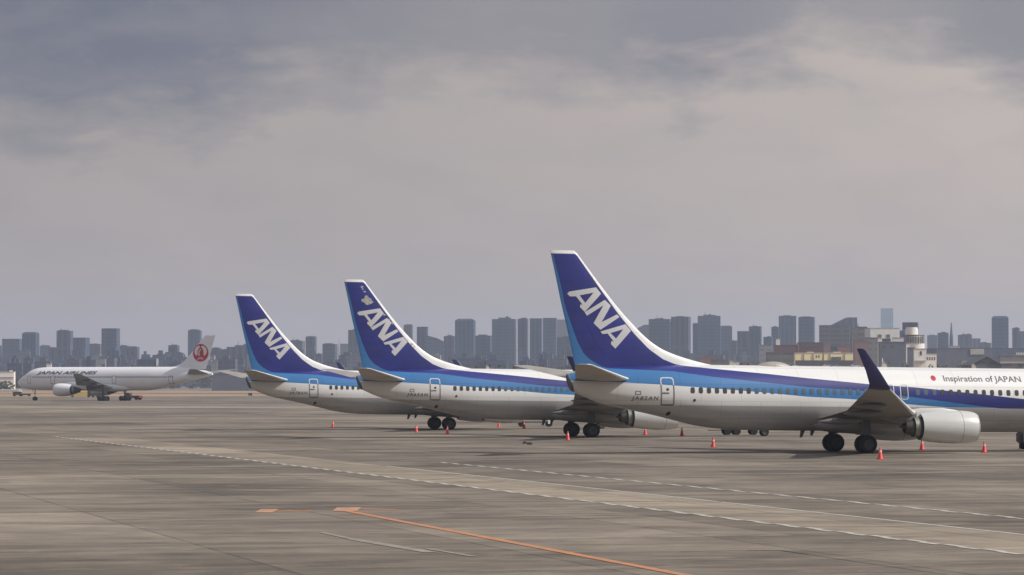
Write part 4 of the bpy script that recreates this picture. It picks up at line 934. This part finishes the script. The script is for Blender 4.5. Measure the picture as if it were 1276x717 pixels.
T(1193, 1212, 417.5, 3800, 'violet', 'grey violet block right of the thin spire', steps=((1205, 1221, 422),))
T(1219, 1236, 427.5, 3600, 'grey', 'low grey block left of the isolated tall tower')
T(1235, 1257.5, 394, 3300, 'slate', 'isolated tall rounded tower near the right edge', top='cham', yaw=-8)
T(1261, 1271, 409, 3500, 'violet', 'slim tower at the right edge with a lower right shoulder', steps=((1268, 1280, 413),))
T(1237, 1280, 434, 2600, 'slate', 'long low dark block under the towers at the right edge', plant=False, ratio=.3, yaw=0)
# thin masts / chimneys
def mast(px, y0, Z, r0, mat, name, label, cat):
    x, zt = P(px, y0, Z); bm = bmesh.new(); tube(bm, (0, 0, 0), (0, 0, zt * 0.8), r0, r0 * 0.6, 10); tube(bm, (0, 0, zt * 0.8), (0, 0, zt), r0 * 0.45, r0 * 0.15, 8)
    o = link(name, bm, mat); o.location = (x, Z, 0); return tag(o, label, cat)
mast(1185.5, 402, 3400, 3.2, FM['violet'], 'lattice_tower', 'thin dark spire tower standing between low blocks on the right', 'tower')
mast(422.5, 421, 3300, 0.9, FM['pale'], 'radio_mast', 'thin pale mast between the farthest and middle fins', 'mast')
mast(1061, 403, 1900, 1.2, FM['roofd'], 'chimney_stack', 'dark thin chimney left of the winglet of the nearest jet', 'chimney')
mast(1099.5, 446.5, 1000, 0.7, FM['cream'], 'white_post', 'short tapering white post just right of the raised winglet', 'post')

# nearer buildings along the airport boundary
def block(px0, px1, y0, Z, mat, label, name='building', d=None, parts=(), roof=None, cat='building', yaw=0):
    x0, zt = P(px0, y0, Z); x1, _ = P(px1, y0, Z); W = x1 - x0; d = d or W * 0.6
    r = empty(name, ((x0 + x1) / 2, Z, 0), R(yaw), label, cat)
    bm = bmesh.new()
    if roof == 'gable':
        rings(bm, [[(-W/2, y, 0), (W/2, y, 0), (W/2, y, zt*0.78), (0, y, zt), (-W/2, y, zt*0.78)] for y in (0, d)])
        link('wall', bm, FM[mat], r)
        bm = bmesh.new()
        for s_ in (-1, 1):
            rings(bm, [[(0, y, zt + 0.25), (s_ * (W/2 + 0.6), y, zt*0.76 + 0.25), (s_ * (W/2 + 0.6), y, zt*0.76), (0, y, zt)] for y in (-0.6, d + 0.6)])
        link('roof', bm, FM['roofd'], r)
    else:
        box(bm, -W/2, W/2, 0, d, 0, zt); link('wall', bm, FM[mat], r)
        bm = bmesh.new(); box(bm, -W/2 - .15, W/2 + .15, -.15, d + .15, zt, zt + 0.35); link('parapet', bm, FM['roofl' if mat in ('cream', 'yellow', 'white') else mat], r)
    for (nm, a, b_, ya, yb, mm, pr) in parts:       # things on its front, given proud of the wall
        xa_, za = P(a, ya, Z); xb_, zb_ = P(b_, yb, Z); bm = bmesh.new()
        box(bm, xa_ - r.location.x, xb_ - r.location.x, -pr, (0.0 if pr < 3 else d) - 0.002, zb_, za); link(nm, bm, FM.get(mm) or M.get(mm), r)
    return r
def wins(a, b_, n, ya, yb, mm='black', nm='window'):
    st = (b_ - a) / n; return [(nm, a + st * (i + .2), a + st * (i + .75), ya, yb, mm, 0.08) for i in range(n)]
block(991, 1024.5, 440.5, 1500, 'yellow', 'left one of two pale yellow warehouses above the roof of the nearest jet', 'warehouse', parts=[('pillar', 1001, 1001.7, 441, 449, 'olive', .3), ('pillar', 1013, 1013.6, 441, 449, 'olive', .3)] + wins(1016, 1022, 2, 443, 446, 'olive') + [('base_wall', 991.2, 1024.3, 449.3, 456, 'roofd', .5), ('roof_box', 1005, 1014, 438.7, 440.3, 'yellow', .02)])
block(1026.5, 1063, 440.5, 1500, 'yellow', 'right one of two pale yellow warehouses above the roof of the nearest jet', 'warehouse', parts=[('pillar', 1034, 1034.6, 441, 449, 'olive', .3), ('pillar', 1052, 1052.6, 441, 449, 'olive', .3), ('arched_gate', 1036, 1048, 445, 449, 'olive', .2), ('base_wall', 1026.7, 1062.8, 449.3, 456, 'roofd', .5), ('roof_box', 1038, 1048, 438.7, 440.3, 'yellow', .02)])
block(956, 991, 440, 1600, 'olive', 'grey green shed left of the yellow warehouses', 'storage_shed')
block(966, 996, 431, 1900, 'brick', 'red brown block with a pale frame behind the grey green shed', parts=[('pale_frame', 983, 995, 428.5, 430, 'pink', .3), ('pale_frame', 994, 995.5, 430, 439, 'pink', .3)])
block(995, 1027, 427.5, 1950, 'brick', 'red brown block behind the left yellow warehouse', parts=wins(997, 1025, 8, 430, 433, 'roofd'))
block(1026.5, 1035, 428, 1900, 'pink', 'narrow pink block behind the gap between the yellow warehouses')
block(1034, 1062, 432, 2000, 'olive', 'grey block behind the right yellow warehouse')
block(1044, 1060, 431.5, 1800, 'pink', 'low pink block behind the right yellow warehouse')
block(1064.5, 1082, 425, 1800, 'pink', 'dusty pink block behind the winglet of the nearest jet')
block(1079, 1098, 421.5, 1850, 'tan', 'warm grey block right of the winglet tip')
block(967, 972, 423, 2200, 'white', 'tiny white box above the red brown blocks')
block(946, 962, 430.5, 2100, 'pale', 'small pale roofed building left of the red brown blocks')
block(872, 893, 446.5, 1700, 'pink', 'low reddish building above the dorsal edge of the nearest jet')
block(886, 906, 449, 1650, 'olive', 'low grey hut right of the reddish building')
block(908, 921, 452, 1500, 'white', 'small white hut left of the roof radome')
block(924, 946, 451.5, 1550, 'tan', 'long low tan roof just left of the roof radome')
# large cream building with arched openings
Z = 1900
block(1084.5, 1121, 409.5, Z, 'cream', 'large cream hall with two arched openings behind the grey shed', 'hall', parts=[('arch', 1094, 1098.5, 417, 421.5, 'olive', .2), ('arch', 1104.5, 1109, 417, 421.5, 'olive', .2)], d=30)
block(1094, 1099, 422, 1700, 'white', 'thin white stair tower left of the grey shed', 'stair_tower')
block(1098, 1110, 423, 1750, 'roofd', 'small dark roofed block above the grey shed')
block(1113, 1126, 421.5, 1760, 'white', 'white low block between the arched hall and the drum')
block(1096.5, 1129, 427, 1450, 'shed', 'large blue grey shed right of the winglet of the nearest jet', 'storage_shed', parts=[('door_panel', 1100, 1104, 431, 433, 'roofd', .1), ('door_panel', 1110, 1114, 431, 433, 'roofd', .1)])
# round building with drum
x, _ = P(1141, 432, 1700); k_ = 1700 / FPX
r = empty('round_hall', (x, 1700, 0), 0, 'cream round hall with ribbed windows and a white drum on its roof', 'building')
zz = lambda y: CAMH + (HZ - y) * k_
def cyl(nm, px0, px1, ya, yb, mat, n=28):
    rr = (px1 - px0) / 2 * k_; ox = ((px0 + px1) / 2 - 638) * k_ - r.location.x; bm = bmesh.new(); tube(bm, (ox, rr, zz(yb)), (ox, rr, zz(ya)), rr, n=n); return link(nm, bm, FM[mat], r, True, 40)
cyl('drum', 1128.8, 1145, 410, 417.3, 'cream'); cyl('drum_cap', 1130, 1144, 408, 410, 'cream')
cyl('roof_disc', 1129, 1153.5, 417.5, 419, 'roofd'); cyl('window_band', 1131, 1152, 419, 428.3, 'white'); cyl('lower_wall', 1130, 1153.5, 428.3, 476, 'cream')
for i in range(9):
    a = math.pi * (1.08 + 0.84 * i / 8); rr = 10.5 * k_; ox = (1141.5 - 638) * k_ - r.location.x
    bm = bmesh.new(); tube(bm, (ox + rr * math.cos(a), rr + rr * math.sin(a), zz(428)), (ox + rr * math.cos(a), rr + rr * math.sin(a), zz(419.5)), 0.55, n=6); link('rib', bm, FM['tan'], r)
block(1126, 1133, 429, 1650, 'cream', 'white side wing left of the round hall')
block(1131, 1140, 434, 1500, 'shed', 'narrow blue grey shed left of the white shop block')
block(1139, 1153.5, 435.5, 1400, 'cream', 'white shop block with a dark emblem in front of the round hall', 'shop', parts=[('emblem', 1146.5, 1148.5, 438, 443, 'black', .15), ('canopy', 1139.5, 1153, 449.5, 450.6, 'roofl', 1.5)])
block(1153, 1167, 442, 1405, 'cream', 'lower white annex with small windows right of the shop block', 'annex', parts=wins(1154, 1166, 4, 445, 449, 'olive'))
block(1168, 1237, 434.5, 1700, 'shed', 'very long blue grey hangar behind the title of the nearest jet', 'hangar', d=45, parts=[('sign_panel', 1209, 1226, 435, 442, 'roofl', .4)])
block(1183, 1196, 432, 1752, 'white', 'small white rooftop house above the long hangar', parts=[('mast', 1190.2, 1191, 424, 432, 'white', .2)])
block(1211, 1247.5, 445, 1250, 'olive', 'dark gabled shed above the title of the nearest jet', 'gabled_shed', roof='gable', d=30)
block(1199, 1211, 451, 1300, 'white', 'small white lean-to left of the dark gabled shed')
block(1246, 1282, 443.5, 1500, 'tan', 'long light roofed shed at the right edge', 'storage_shed', parts=wins(1266, 1276, 5, 439.5, 443.3, 'white', 'roof_vent') + [('eave', 1246, 1280, 451, 453, 'roofl', .6)])
block(-4, 17.5, 464, 1640, 'cream', 'low white terminal building at the left edge beyond the nose', 'terminal', parts=[('dark_band', -4, 17.3, 470.5, 471.3, 'roofd', .3), ('tower', 12, 16, 461.5, 463.9, 'white', .2)])
block(171, 196, 449, 2100, 'slate', 'low grey block behind the rear roof of the wide body', parts=[('pale_tower', 195, 197.5, 447, 456, 'white', .5)])
block(264, 322, 466.5, 1620, 'shed', 'long low grey hangar between the crane tail and the farthest twin jet', 'hangar', d=40)
block(262, 270.5, 452, 2300, 'pale', 'pale block right of the foot of the crane fin')
block(111, 131, 447.5, 2500, 'pale', 'pale mid rise block behind the front roof of the wide body')
block(58, 64, 454, 1800, 'white', 'tiny white rooftop cabin above the cockpit of the wide body')

# crowded low city at the feet of the towers
GL = 'hazy low buildings at the foot of the skyline'
LB = 'hazy low building in the crowded band along the foot of the skyline'
protos = []
for mname in ('slate', 'violet', 'grey', 'blue', 'pale', 'tan'):
    bm = bmesh.new(); box(bm, -0.5, 0.5, -0.4, 0.4, 0, 1); box(bm, -0.3, 0.1, -0.2, 0.2, 1, 1.08); protos.append((mname, bm))
meshes = []
for mname, bm in protos:
    me = bpy.data.meshes.new('low_block'); bmesh.ops.recalc_face_normals(bm, faces=bm.faces); bm.to_mesh(me); bm.free(); me.materials.append(FM[mname]); meshes.append(me)
i = 0; px = -8.0
for band in range(3):
    px = -10.0 + band * 4
    while px < 1285:
        wd = rnd.uniform(7, 24); Z = (3100, 2750, 2350)[band] + rnd.uniform(-120, 120)
        yt = rnd.uniform(436, 450) + band * 5.0
        x0, zt = P(px, yt, Z); W = wd * Z / FPX
        bm = bmesh.new(); box(bm, -W/2, W/2, -W*.3, W*.3, 0, zt); ww = W * rnd.uniform(.2, .5); ox = rnd.uniform(-.2, .2) * W
        box(bm, ox - ww/2, ox + ww/2, -W*.15, W*.15, zt, zt + rnd.uniform(1, 4))
        o = link('low_building', bm, FM[rnd.choice(['slate', 'slate', 'violet', 'grey', 'blue', 'grey', 'pale' if rnd.random() < .2 else 'slate'])])
        o.location = (x0 + W/2, Z, 0); o.rotation_euler = (0, 0, R(rnd.uniform(-12, 4))); tag(o, LB, 'building', GL)
        px += wd * rnd.uniform(0.85, 1.7)

# ------------------------------------------------------------------ distant tree belts (nobody could count them)
m, t, b = new_mat('dark foliage'); c = t.n('ShaderNodeTexCoord')
t.L(t.ramp(t.noise(c.outputs['Object'], 0.25, 3), [(0.3, (0.03, 0.038, 0.026)), (0.7, (0.075, 0.08, 0.05))]), b.inputs['Base Color']); b.inputs['Roughness'].default_value = 0.9
def belt(segs, Z, seed):
    q = random.Random(seed); bm = bmesh.new()
    for px0, px1, ytop, dens in segs:
        x0, zt = P(px0, ytop, Z); x1, _ = P(px1, ytop, Z)
        x = x0
        while x < x1:
            h = zt * q.uniform(0.8, 1.06); rr = q.uniform(1.6, 3.2); y = q.uniform(-8, 8)
            for _ in range(int(26 * dens)):
                a = q.uniform(0, 2 * math.pi); e = q.random() ** 0.5; cz = h * (0.25 + 0.72 * q.random()); sh = math.sin(math.pi * min(1, cz / h) * 0.85 + 0.3)
                cx = x + rr * e * math.cos(a) * sh; cy = y + rr * e * math.sin(a) * sh; s_ = q.uniform(0.25, 0.75)
                u = Vector((q.gauss(0, 1), q.gauss(0, 1), q.gauss(0, 1))).normalized(); v = u.orthogonal().normalized()
                c0_ = Vector((cx, cy, cz)); bm.faces.new([bm.verts.new(c0_ + u * s_), bm.verts.new(c0_ + v * s_), bm.verts.new(c0_ - u * s_), bm.verts.new(c0_ - v * s_)])
            x += q.uniform(1.2, 2.6)
    me = bpy.data.meshes.new('tree_belt'); bm.to_mesh(me); bm.free(); me.materials.append(m)
    o = bpy.data.objects.new('tree_belt', me); COL.objects.link(o); o.location = (0, Z, 0); return o
o = belt([(850, 990, 452.0, 1.6), (1063, 1210, 453.0, 1.8), (1210, 1290, 455.5, 1.8), (560, 850, 455, 1.2)], 1330, 5); tag(o, 'dark ragged belt of trees showing above the roofs of the blue and white jets', 'trees', kind='stuff')
o = belt([(-10, 60, 466, 1), (18, 30, 463.5, 1), (255, 330, 462, .8), (60, 255, 461, .8)], 1700, 6); tag(o, 'dark ragged belt of trees behind the wide body jet', 'trees', kind='stuff')
o = belt([(-12, 19, 474.5, 2)], 1500, 8); tag(o, 'low dark hedge in front of the white terminal at the left edge', 'hedge', kind='stuff')
# parked cars by the yellow warehouses
M['car_w'] = plain('white car paint', (0.7, 0.7, 0.7), 0.3); M['car_s'] = plain('silver car paint', (0.35, 0.36, 0.37), 0.3)
for i, (px, mt, lab) in enumerate(((988, 'car_w', 'white parked car at the left corner of the yellow warehouses'), (1031, 'car_w', 'white parked car below the gap between the yellow warehouses'), (1066, 'car_w', 'white parked van right of the yellow warehouses, left of the winglet'), (1040, 'car_s', 'silver parked car below the right yellow warehouse'))):
    Z = 1420; x, z0 = P(px, 455.5, Z)
    # they stand on a raised parking deck
    r = empty('parked_car', (x, Z, z0 - 0.9), 0, lab, 'car', 'parked cars on the deck')
    bm = bmesh.new(); rings(bm, [[(-2.1, y, 0.3), (2.1, y, 0.3), (2.15, y, 0.85), (1.2, y, 0.95), (0.6, y, 1.5), (-1.1, y, 1.5), (-1.8, y, 0.95), (-2.15, y, 0.85)] for y in (-0.85, 0.85)]); link('body', bm, M[mt], r)
    bm = bmesh.new(); rings(bm, [[(1.0, y, 1.0), (0.55, y, 1.4), (-1.0, y, 1.4), (-1.5, y, 1.0)] for y in (-0.87, -0.86)]); link('window', bm, M['glass'], r)
    for xx in (-1.3, 1.3):
        for yy in (-0.8, 0.8): eq_wheel(r, xx, yy, 0.32)
x0, zt = P(984, 456.0, 1415); x1, _ = P(1072, 456.0, 1415); zd = P(0, 455.5, 1420)[1] - 0.9
bm = bmesh.new(); box(bm, x0, x1, 1412, 1440, zd - 0.4, zd)
for i in range(8):
    xx = x0 + (x1 - x0) * (i + .5) / 8; box(bm, xx - .3, xx + .3, 1414, 1415, 0, zd - 0.4)
tag(link('parking_deck', bm, FM['roofd']), 'dark raised parking deck in front of the yellow warehouses', 'deck')

# ------------------------------------------------------------------ haze
bm = bmesh.new(); box(bm, -9100, 9100, -400, 9200, -1.0, 170.0)
hm = bpy.data.materials.new('haze'); hm.use_nodes = True; hm.node_tree.nodes.clear(); h = NT(hm.node_tree)
pv = h.n('ShaderNodeVolumePrincipled'); pv.inputs['Color'].default_value = (0.66, 0.77, 1.0, 1); pv.inputs['Density'].default_value = 0.000115; pv.inputs['Anisotropy'].default_value = 0.2
ho = h.n('ShaderNodeOutputMaterial'); h.L(pv.outputs[0], ho.inputs['Volume'])
tag(link('haze', bm, hm), kind='stuff')
scene.cycles.volume_bounces = 1
